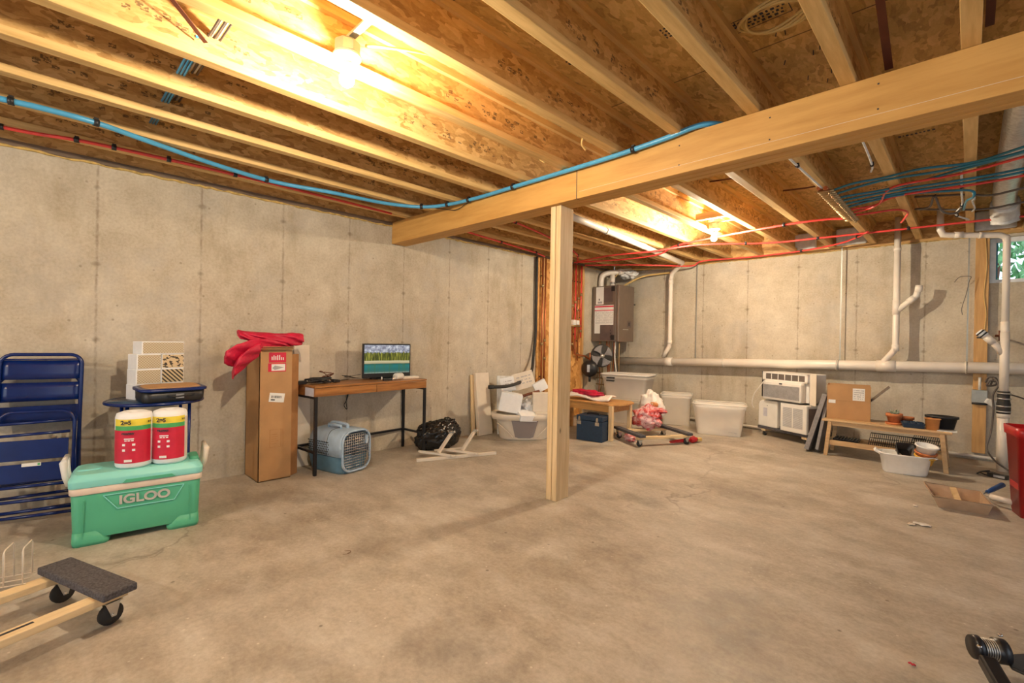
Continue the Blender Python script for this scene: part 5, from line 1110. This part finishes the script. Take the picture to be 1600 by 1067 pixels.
cable('loose_cable', 'tangled dark cord loop beside the drain pipe above the paper', 'cord', [(.12, 6.46, .82), (.14, 6.42, .87), (.19, 6.44, .86), (.19, 6.46, .80), (.13, 6.44, .79), (.15, 6.42, .84), (.185, 6.43, .83)], .009, 'gcable')
cable('loose_cable', 'dark wire stretching right from the drain pipe along the back wall', 'cord', [(.26, 6.5, .72), (.34, 6.6, .69), (.5, 6.7, .63), (.8, 6.74, .60)], .007, 'gcable')

# ------------------------------------------------------------------ white drain pipes
def pipe(name, label, pts, r_, couplings=(), m='pvc', seg=20, grp=None, smooth_n=0):
    P = smooth_path(pts, smooth_n) if smooth_n else [Vector(p) for p in pts]; base = P[0].copy(); t = T(name, label, 'pipe', base, 0, grp); mb = MB(); mb.tube([p-base for p in P], r_, m, seg); mb.build('tube', t)
    for a, b_ in couplings: mb = MB(); mb.cyl(Vector(a)-base, Vector(b_)-base, r_*1.14, m, seg); mb.build('coupling', t)
    return t
zm = lambda x: .842+(x+4.0)*.0268
t = pipe('main_drain', 'thick white horizontal drain pipe along the back wall', [(-4.262, 6.66, zm(-4.262)), (2.2, 6.66, zm(2.2))], .056, [((x-a, 6.66, zm(x-a)), (x+a, 6.66, zm(x+a))) for x, a in ((-3.22, .06), (-2.42, .005), (-1.12, .006), (-.66, .085), (-.02, .006))])
mb = MB()
for x in (-2.42, -1.10, -.015): mb.tube([(x+4.262+.061*cos(a*pi/8)*0, .061*cos(a*pi/8), zm(x)-zm(-4.262)+.061*sin(a*pi/8)) for a in range(16)], .004, 'tin', 6, closed=True)
mb.build('hanger_ring', t)
for i, x in enumerate((-2.84, -1.10, -.015)):
    t = T('hanger_strap', ['thin vertical hanger strap left of the air conditioners', 'thin vertical hanger strap above the air conditioners', 'thin vertical hanger strap beside the wooden stud'][i], 'strap', (x, 6.72, 0), 0, 'hanger straps holding the drain'); mb = MB(); mb.span((-.006, -.002, zm(x)+.02), (.006, .002, 2.33), 'tin'); mb.build('strip', t)
cable('wire', 'thin loose wire dangling from the strap beside the stud', 'wire', [(-.12, 6.69, 1.83), (-.08, 6.68, 1.88), (.0, 6.68, 1.88), (-.01, 6.68, 1.83), (-.03, 6.68, 1.7), (-.06, 6.69, 1.56), (-.055, 6.69, 1.49)], .003, 'gcable')
vx = -.578
pipe('drain_riser', 'white vertical drain pipe with a side branch, right of the middle of the back wall', [(vx, 6.62, 2.57), (vx, 6.62, 1.14), (vx-.02, 6.62, 1.09), (vx-.10, 6.65, .985), (vx-.115, 6.66, .93)], .030, [((vx, 6.62, 1.50), (vx, 6.62, 1.66)), ((vx, 6.62, 1.10), (vx, 6.62, 1.17)), ((vx, 6.62, 2.2), (vx, 6.62, 2.24))])
pipe('drain_branch', 'slanting white branch stub leaving the vertical drain pipe', [(vx+.015, 6.62, 1.55), (vx+.12, 6.62, 1.655), (vx+.165, 6.62, 1.70), (vx+.185, 6.62, 1.79)], .029, [((vx+.10, 6.62, 1.635), (vx+.15, 6.62, 1.685)), ((vx+.18, 6.62, 1.74), (vx+.187, 6.62, 1.81))])
pipe('drain_riser', 'white vertical drain pipe right of the boiler, coming from the ceiling', [(-2.64, 3.4, 2.298), (-2.66, 3.7, 2.297), (-2.93, 6.42, 2.287), (-3.02, 6.50, 2.25), (-3.17, 6.62, 2.18), (-3.20, 6.64, 2.10), (-3.20, 6.64, 1.16), (-3.21, 6.64, 1.09), (-3.26, 6.65, 1.01), (-3.31, 6.66, .93)], .031, [((-2.70, 4.1, 2.296), (-2.705, 4.15, 2.296)), ((-2.79, 5.02, 2.293), (-2.80, 5.12, 2.293)), ((-3.20, 6.64, 1.13), (-3.20, 6.64, 1.18)), ((-3.20, 6.64, 2.02), (-3.20, 6.64, 2.1))])
sx, sy = .238, 6.35
t = pipe('drain_stack', 'white drain pipe standing in front of the window and stud at the right', [(-.22, 6.20, 2.52), (-.22, 6.20, 2.30), (-.20, 6.215, 2.255), (-.15, 6.23, 2.245), (.19, 6.335, 2.215), (sx-.005, sy, 2.19), (sx, sy, 2.14), (sx, sy, 1.30)], .027, [((-.12, 6.237, 2.243), (-.06, 6.255, 2.24)), ((sx, sy, 1.26), (sx, sy, 1.40)), ((.05, 6.29, 2.227), (.07, 6.296, 2.225))])
mb = MB(); mb.cyl((sx+.22, sy-6.20, 1.30-2.52), (sx+.22, sy-6.20, .75-2.52), .033, 'pvc', 20); mb.build('lower_tube', t)
pipe('drain_stack', 'lower white drain pipe going into the floor beside the red bin', [(sx, sy, .56), (sx, sy, .0)], .040, [((sx, sy, .50), (sx, sy, .56))])
t = T('pipe_coupling', 'black rubber coupling with steel bands on the drain pipe', 'coupling', (sx, sy, .54)); mb = MB(); mb.lathe([(0, 0), (.047, 0), (.049, .04), (.049, .09), (.043, .12), (.043, .21), (0, .21)], (0, 0, 0), 'rubber', 24); mb.build('sleeve', t)
for z in (.02, .07, .14, .19): mb = MB(); mb.lathe([(.046, z-.007), (.0515, z-.007), (.0515, z+.007), (.046, z+.007)], (0, 0, 0), 'steel', 24); mb.build('band', t)
pipe('drain_branch', 'white branch with black-taped end leaning left from the stack', [(sx-.01, sy, 1.10), (sx-.06, sy-.01, 1.18), (sx-.10, sy-.02, 1.235), (sx-.145, sy-.03, 1.28)], .028, [((sx-.075, sy-.015, 1.20), (sx-.125, sy-.025, 1.258))])
t = T('taped_cap', 'foil cap with black tape on the end of the branch pipe', 'cap', (sx-.15, sy-.03, 1.285)); R = rotm(0, radians(-48), 0); mb = MB(); mb.lathe([(0, -.03), (.034, -.03), (.036, .02), (.03, .035), (0, .036)], (0, 0, 0), 'foam', 18, R=R); mb.build('foil', t); mb = MB()
for h_ in (-.012, .018): mb.lathe([(.034, h_-.006), (.039, h_-.006), (.039, h_+.006), (.034, h_+.006)], (0, 0, 0), 'black', 18, R=R)
mb.box((-.02, 0, -.035), (.035, .02, .015), 'black'); mb.build('black_tape', t)
t = T('shutoff_valve', 'dark valve on the wall directly behind the drain stack', 'valve', (.215, 6.42, 1.27)); mb = MB(); mb.cyl((0, 0, -.05), (0, 0, .05), .018, 'rust', 10); mb.cyl((-.04, 0, 0), (.03, 0, 0), .012, 'rust', 10); mb.cyl((0, 0, 0), (0, .379, 0), .010, 'rust', 10); mb.build('body', t)
pipe('floor_pipe', 'thin white pipe running along the foot of the back wall', [(-2.95, 6.765, .04), (2.0, 6.765, .04)], .016)
cable('cable', 'thin white cable stapled down the wooden stud', 'cable', [(.10, 6.728, 2.29), (.115, 6.728, 2.0), (.10, 6.728, 1.7), (.118, 6.728, 1.5), (.105, 6.728, 1.3)], .004, 'cable')

# ------------------------------------------------------------------ foreground bottom-right: folded black metal stand
t = T('folded_stand', 'black metal mechanical stand cut off by the bottom right corner', 'stand', (.17, 2.285, 0), radians(28)); t.scale = (1.32, 1.32, 1.32)
mb = MB(); mb.bar((-.12, -.19, .03), (-.085, .02, .075), .035, .03, 'blackm'); mb.build('lower_arm', t, bev=.006)
mb = MB(); mb.lathe([(0, -.035), (.028, -.035), (.03, -.02), (.024, -.018), (.024, .012), (.03, .014), (.03, .035), (0, .035)], (-.062, .055, .085), 'blackm', 24, axis='x'); mb.build('pivot_drum', t)
mb = MB(); 
for i in range(6): mb.lathe([(.0245, -.015+.005*i), (.0262, -.0135+.005*i), (.0245, -.012+.005*i)], (-.062, .055, .085), 'steel', 20, axis='x')
mb.build('spring_coil', t)
mb = MB(); mb.prism([(-.035, .02), (.0, -.02), (.03, .0), (.06, .06), (.115, .10), (.10, .125), (.03, .095), (-.02, .075)], .06, .068, 'blackm', 'xy'); mb.build('upper_plate', t, bev=.003)
mb = MB(); mb.bar((.08, .10, .07), (.22, .19, .05), .03, .04, 'blackm'); mb.build('rear_arm', t, bev=.005)
mb = MB(); mb.bar((.01, .0, .05), (.06, -.22, .045), .028, .006, 'blackm'); mb.build('flat_bar', t, bev=.002)
mb = MB(); mb.bar((.075, .05, .04), (.14, -.14, .035), .02, .02, 'blackm'); mb.build('flat_bar', t, bev=.002)
for x, y, z in ((-.03, .07, .118), (.05, .085, .07), (-.095, .03, .10), (.022, -.05, .052), (-.01, .01, .07), (-.105, -.08, .072)):
    mb = MB(); mb.lathe([(0, 0), (.006, 0), (.005, .004), (0, .005)], (x, y, z), 'chrome', 12); mb.build('rivet', t)
mb = MB(); mb.tube(arc((-.05, -.09, .05), .05, 20, 200, 10, 'xy'), .012, 'greyink', 10); mb.build('grey_ring', t)
mb = MB(); mb.lathe([(0, 0), (.035, 0), (.035, .025), (0, .025)], (-.125, -.20, .0), 'blackm', 20); mb.build('foot', t)

# ------------------------------------------------------------------ ceiling services
Z3 = 2.318
cable('water_pipe', 'thick light-blue water pipe clipped under the joists and along the beam', 'pipe', [(-3.50, -.9, 2.312), (-3.49, -.2, 2.312), (-3.475, 0, 2.314), (-3.485, .225, 2.314), (-3.585, .48, 2.316), (-3.72, .869, 2.316), (-3.785, 1.266, 2.316), (-3.70, 1.661, 2.314), (-3.63, 2.105, 2.312), (-3.48, 2.38, 2.311), (-3.25, 2.49, 2.311), (-2.88, 2.535, 2.312), (-2.5, 2.536, 2.313), (-2.07, 2.536, 2.313), (-1.6, 2.536, 2.316), (-1.28, 2.54, 2.33), (-1.06, 2.56, 2.352), (-.97, 2.72, 2.36), (-.95, 3.0, 2.37)], .0155, 'blue', (.08, .17, .33, .50, .56, .60, .67, .80))
cable('water_pipe', 'red water pipe clipped along the joist next to the left wall', 'pipe', [(-3.99, -.9, 2.318), (-3.985, -.15, 2.318), (-3.90, .165, 2.318), (-3.87, .433, 2.318), (-3.85, .817, 2.318), (-3.85, 1.233, 2.318), (-3.88, 1.864, 2.318), (-3.93, 2.35, 2.325)], .011, 'red', (.15, .3, .4, .52, .66))
cable('wire', 'thin black wire sagging across the left end of the beam', 'wire', [(-3.5, 2.40, 2.33), (-3.35, 2.545, 2.30), (-3.2, 2.548, 2.27), (-3.05, 2.548, 2.30), (-2.9, 2.548, 2.33)], .003, 'black')
for i, (k, m1) in enumerate(((5, 'gcable'), (6, 'gcable'), (7, 'blue'), (8, 'blue'))):
    xw = JX(k)+.036; x0_ = JX(k)-.3985+.035 if k < 8 else JX(k)-.30
    if i == 0:
        t = T('cable_bundle', 'bundle of grey and white cables crossing through the joists near the lamp', 'cables', (0, .53, 2.455), 0)
        for j in range(5): mb = MB(); mb.cyl((JX(8)+.02, -.022+.011*j, .004*(j % 2)), (JX(4)+.02, -.022+.011*j+.02, .004*(j % 2)), .005, ['gcable', 'wcable', 'gcable', 'wcable', 'gcable'][j], 6); mb.build('cable', t)
        t = T('cable_bundle', 'blue tubes crossing through the joists close to the left wall', 'tubes', (0, .49, 2.43), 0)
        for j in range(3): mb = MB(); mb.cyl((JX(9)+.05, -.015+.014*j, 0), (JX(6)+.04, -.015+.014*j, 0), .006, 'blue', 6); mb.build('tube', t)
t = T('bridging_strap', 'rusty brown metal strap slanting between the joists beside the cable bundle', 'strap', (-2.10, .2, 2.40)); mb = MB(); mb.bar((.0, -.05, .16), (-.26, .30, -.0), .02, .003, 'rust'); mb.build('strip', t)
cable('lamp_cable', 'yellow cable running along the joist from the front lamp to the beam', 'cable', [(-1.87, .98, 2.40), (-1.80, 1.04, 2.39), (-1.72, 1.20, 2.40), (-1.668, 1.5, 2.43), (-1.628, 1.9, 2.44), (-1.62, 2.3, 2.43), (-1.618, 2.7, 2.44), (-1.618, 3.4, 2.44)], .0065, 'cable')
cable('cable_stub', 'short yellow cable end hooked down beside the beam, right one', 'cable', [(-1.62, 2.30, 2.41), (-1.70, 2.33, 2.40), (-1.735, 2.36, 2.37), (-1.735, 2.40, 2.345)], .006, 'cable')
cable('cable_stub', 'short yellow cable end hooked down beside the beam, left one', 'cable', [(-2.0, 2.35, 2.42), (-2.06, 2.36, 2.41), (-2.10, 2.38, 2.38), (-2.085, 2.42, 2.36)], .006, 'cable')
t = T('cable_coil', 'loose coil of pale yellow cable tucked against the subfloor at the top', 'cable', (-.60, 2.15, ZS-.05))
for j in range(4): mb = MB(); mb.tube([(.115*cos(a)*(1+.08*j), .085*sin(a)*(1+.1*j), .012*sin(2*a+j)) for a in [2*pi*i/24 for i in range(24)]], .006, 'cable', 6, closed=True); mb.build('loop', t)
for i, (x, y0_, y1_, w_) in enumerate(((-.275, 2.30, 2.66, .03), (.040, 1.6, 2.72, .028))):
    t = T('metal_strap', ['rust-brown metal strap under the subfloor above the beam', 'rust-brown metal strap beside the joist at the top right'][i], 'strap', (x, y0_, 2.45)); mb = MB(); mb.bar((0, 0, .10 if i == 0 else .02), (0, y1_-y0_, -.06 if i == 0 else .02), w_, .004, 'rust'); mb.build('strip', t)
# copper manifold and the coloured tubes fanning out of it
MX = -.79; t = T('manifold', 'long copper manifold with many small valves under a joist at the right', 'manifold', (MX, 4.62, 2.30))
mb = MB(); mb.cyl((-.028, -.56, .018), (-.022, .62, .018), .014, 'copper', 12); mb.cyl((.016, -.56, .010), (.026, .62, .010), .014, 'copper', 12); mb.build('header', t)
for j in range(20):
    y = -.53+.057*j; mb = MB(); mb.tube([(-.036, y, -.006), (.0, y, -.010), (.066, y, -.010)], .0115, 'brass', 8); mb.build('port', t)
    mb = MB(); mb.cyl((.040, y, -.010), (.040, y, -.036), .010, 'brass', 8); mb.build('valve_knob', t)
def fan(idx, m, pts, lb): cable('heating_tube', lb, 'tube', pts, .0085, m, (), 'coloured heating tubes at the right', n=8)
fan(0, 'teal', [(-.73, 4.10, 2.295), (-.60, 4.06, 2.305), (-.45, 4.11, 2.320), (-.24, 4.06, 2.32), (0, 4.10, 2.312), (.21, 3.96, 2.31), (.8, 3.5, 2.31)], 'teal heating tube, frontmost of those fanning out of the manifold')
fan(1, 'teal', [(-.73, 4.21, 2.293), (-.55, 4.17, 2.31), (-.40, 4.17, 2.320), (-.1, 4.12, 2.30), (.24, 4.00, 2.30), (.8, 3.56, 2.30)], 'teal heating tube second behind the frontmost one at the manifold')
fan(2, 'teal', [(-.73, 4.33, 2.293), (-.40, 4.42, 2.321), (-.06, 4.22, 2.312), (.22, 4.06, 2.31), (.8, 3.66, 2.30)], 'teal heating tube third from the front at the manifold')
fan(3, 'teal', [(-.73, 4.44, 2.293), (-.40, 4.50, 2.321), (-.06, 4.49, 2.315), (.24, 4.44, 2.312), (.8, 4.2, 2.31)], 'teal heating tube in the middle of the fan at the manifold')
fan(4, 'teal', [(-.73, 4.56, 2.293), (-.42, 4.60, 2.321), (-.02, 4.56, 2.31), (.24, 4.50, 2.305), (.8, 4.27, 2.30)], 'teal heating tube just behind the middle one at the manifold')
fan(5, 'teal', [(-.73, 4.67, 2.293), (-.42, 4.66, 2.321), (-.10, 4.76, 2.315), (.0, 4.80, 2.30), (.005, 4.86, 2.27), (-.03, 5.05, 2.29), (-.05, 5.4, 2.30)], 'teal heating tube bending round at the joist end, near the white cables')
fan(6, 'red', [(-.73, 4.78, 2.293), (-.55, 4.80, 2.31), (-.42, 4.40, 2.320), (-.06, 4.27, 2.30), (.22, 4.12, 2.298), (.8, 3.75, 2.29)], 'red heating tube running beside the frontmost teal tubes')
fan(7, 'red', [(-.73, 4.90, 2.293), (-.60, 4.86, 2.30), (-.42, 4.68, 2.321), (.0, 4.66, 2.312), (.245, 4.62, 2.31), (.8, 4.45, 2.30)], 'red heating tube running behind the teal tubes')
fan(8, 'red', [(-.73, 5.02, 2.295), (-.62, 5.05, 2.30), (-.46, 5.12, 2.315), (-.40, 5.3, 2.318), (-.44, 5.52, 2.31), (-.48, 5.75, 2.33)], 'red heating tube curling back at the next joist right of the manifold')
fan(9, 'gcable', [(-.35, 5.20, 2.42), (-.05, 5.12, 2.36), (.10, 5.06, 2.31), (.27, 4.98, 2.31), (.8, 4.8, 2.31)], 'grey cable behind the red tubes at the right edge')
fan(10, 'gcable', [(-.35, 5.6, 2.40), (.05, 5.52, 2.31), (.29, 5.46, 2.31), (.8, 5.3, 2.31)], 'dark cable in front of the flexible duct, lower one at the right edge')
cable('heating_tube', 'long red tube crossing under the joists in front of the drain pipes', 'tube', [(.9, 6.2, 2.318), (.33, 6.08, 2.318), (-.04, 6.05, 2.318), (-.54, 6.02, 2.318), (-1.20, 5.97, 2.318), (-1.68, 5.90, 2.318), (-2.3, 5.50, 2.316), (-2.75, 5.22, 2.250), (-3.3, 5.12, 2.245), (-3.95, 5.35, 2.27)], .0105, 'red', (.18, .32, .45, .60), 'long red tubes behind the beam')
cable('heating_tube', 'long red tube leaving the manifold to the left towards the far lamp', 'tube', [(-.81, 5.08, 2.29), (-.95, 5.09, 2.31), (-1.2, 5.1, 2.318), (-1.58, 5.15, 2.318), (-2.1, 5.25, 2.318), (-2.55, 5.37, 2.31), (-2.80, 5.45, 2.25), (-3.3, 5.46, 2.245), (-4.05, 5.38, 2.27)], .0105, 'red', (.3, .62), 'long red tubes behind the beam')
cable('heating_tube', 'long red tube closest to the back wall, curving under the joists', 'tube', [(-.76, 5.95, 2.318), (-.90, 6.2, 2.316), (-1.1, 6.42, 2.312), (-1.5, 6.62, 2.312), (-2.1, 6.68, 2.312), (-2.7, 6.60, 2.312), (-2.86, 6.55, 2.25), (-3.2, 6.2, 2.25), (-3.6, 6.0, 2.27), (-4.15, 5.78, 2.29)], .0105, 'red', (.1, .35), 'long red tubes behind the beam')
cable('heating_tube', 'red tube along the joists from beam to orange board, left of the post', 'tube', [(-3.80, 2.80, 2.318), (-3.93, 3.29, 2.318), (-4.03, 3.9, 2.318), (-4.14, 4.6, 2.318), (-4.18, 4.88, 2.30)], .0105, 'red', (.2, .5, .8), 'long red tubes behind the beam')
cable('heating_tube', 'red tube running along the joists from the beam, right of the post', 'tube', [(-3.15, 2.80, 2.318), (-3.30, 3.6, 2.318), (-3.52, 4.4, 2.318), (-3.80, 5.1, 2.318), (-4.18, 5.62, 2.30)], .0105, 'red', (.2, .5, .8), 'long red tubes behind the beam')
cable('cable', 'pair of grey cables clipped under the joist between beam and manifold', 'cable', [(-.83, 2.80, 2.322), (-.825, 3.3, 2.320), (-.81, 3.8, 2.320), (-.80, 4.08, 2.318)], .007, 'insul', (.45,))
cable('cable', 'thin white cable stapled under the second joist from the right', 'cable', [(-.455, 2.80, 2.325), (-.455, 3.3, 2.325), (-.47, 3.8, 2.33), (-.50, 4.0, 2.345)], .006, 'insul', (.7,))
cable('cable', 'white cable clipped down the side of the rightmost joist', 'cable', [(-.055, 4.35, 2.33), (-.058, 4.9, 2.322), (-.06, 5.3, 2.318), (-.10, 5.6, 2.31), (-.02, 5.9, 2.31)], .007, 'insul', (.2, .5, .8))
cable('cable', 'white cable looping at the end of the rightmost joist', 'cable', [(.0, 4.84, 2.31), (.012, 5.05, 2.30), (.0, 5.2, 2.318), (.015, 5.4, 2.30), (.0, 5.6, 2.318)], .006, 'insul')
cable('cable', 'dark cable sagging between two joists behind the teal tubes', 'cable', [(-.36, 5.45, 2.37), (-.26, 5.30, 2.34), (-.22, 5.10, 2.38), (-.18, 5.35, 2.30), (-.10, 5.45, 2.29), (-.05, 5.35, 2.318)], .009, 'gcable')
cable('flexible_duct', 'crinkled silver flexible duct running along the joist bay at the right edge', 'duct', [(.19, 3.2, 2.44), (.19, 4.2, 2.44), (.19, 5.3, 2.43), (.20, 5.9, 2.42), (.22, 6.3, 2.37)], .075, 'duct', (), None, seg=20)
t = T('duct_elbow', 'wrinkled white duct end bulging down beside the window', 'duct', (.205, 6.02, 2.36)); mb = MB(); pp = smooth_path([(0, -.16, .05), (.0, -.05, .03), (.005, .05, -.02), (.01, .09, -.09)], 7); mb.tube(pp, [.085+.010*(i % 2)-(.03 if i > len(pp)-3 else 0)-(.03 if i == len(pp)-1 else 0) for i in range(len(pp))], 'insul', 22); mb.build('sleeve', t)
for i, (x, y, lb) in enumerate(((-1.52, 6.40, 'white insulation patch tucked above the sill, left one'), (-1.02, 6.45, 'white insulation patch tucked above the sill, middle one'), (.17, 6.72, 'white insulation patch tucked above the sill next to the window'))):
    t = T('insulation_patch', lb, 'insulation', (x, 6.77, 2.45), 0, 'insulation patches above the back sill'); mb = MB(); mb.box((0, 0, 0), (.30 if i < 2 else .30, .04, .20), 'insul'); mb.build('batt', t, bev=.015)
t = T('bridging_block', 'wooden brace block between the joists above the far lamp', 'block', (-1.815, 4.62, 2.37)); mb = MB(); mb.span((-.155, -.02, 0), (.178, .02, .065), 'pine_x'); mb.build('block', t)
for i, (x, y) in enumerate(((-1.40, 3.95), (-1.02, 4.6), (-.62, 5.4))):
    t = T('cable', ['brown cable crossing a joist bay nearest the beam behind it', 'brown cable crossing a joist bay left of the manifold', 'brown cable crossing a joist bay behind the manifold'][i], 'cable', (x, y, 2.50), 0, 'brown cables crossing the joist bays'); mb = MB(); mb.tube([(-.17, -.02, 0), (0, .0, -.008), (.17, .03, 0)], .007, 'rust', 8); mb.build('tube', t)
# small marks on the floor
t = T('water_stain', 'small dark horseshoe-shaped stain on the concrete floor', 'stain', (-2.36, 1.17, .0)); mb = MB(); pts = arc((0, 0, 0), .028, -60, 170, 14, 'xy'); mb.loft([[p+Vector((0, 0, .0006)) for p in pts], [p*(.72+.1*sin(i)) + Vector((0, 0, .0012)) for i, p in enumerate(pts)]], 'treated', closed=False, cap0=False, cap1=False); mb.build('mark', t)
for i, (x, y, s_, m_) in enumerate(((-.20, 4.02, .05, 'whitebag'), (-.25, 3.97, .03, 'cream'), (-.26, 4.45, .022, 'whitebag'), (-.13, 2.224, .012, 'redink'))):
    t = T('paper_scrap', ['torn white paper scrap on the floor in front of the paint tray', 'smaller torn paper scrap beside the white one before the tray', 'tiny white scrap on the floor left of the paint tray', 'tiny red scrap on the bare floor near the bottom right'][i], 'scrap', (x, y, 0), i*1.0); mb = MB(); mb.grid(lambda u, v: ((u-.5)*s_*1.8, (v-.5)*s_*.8*(.5+sin(3*u)), .003+.006*abs(sin(6*u+4*v))), 6, 4, m_); mb.build('scrap', t, solid=.001)
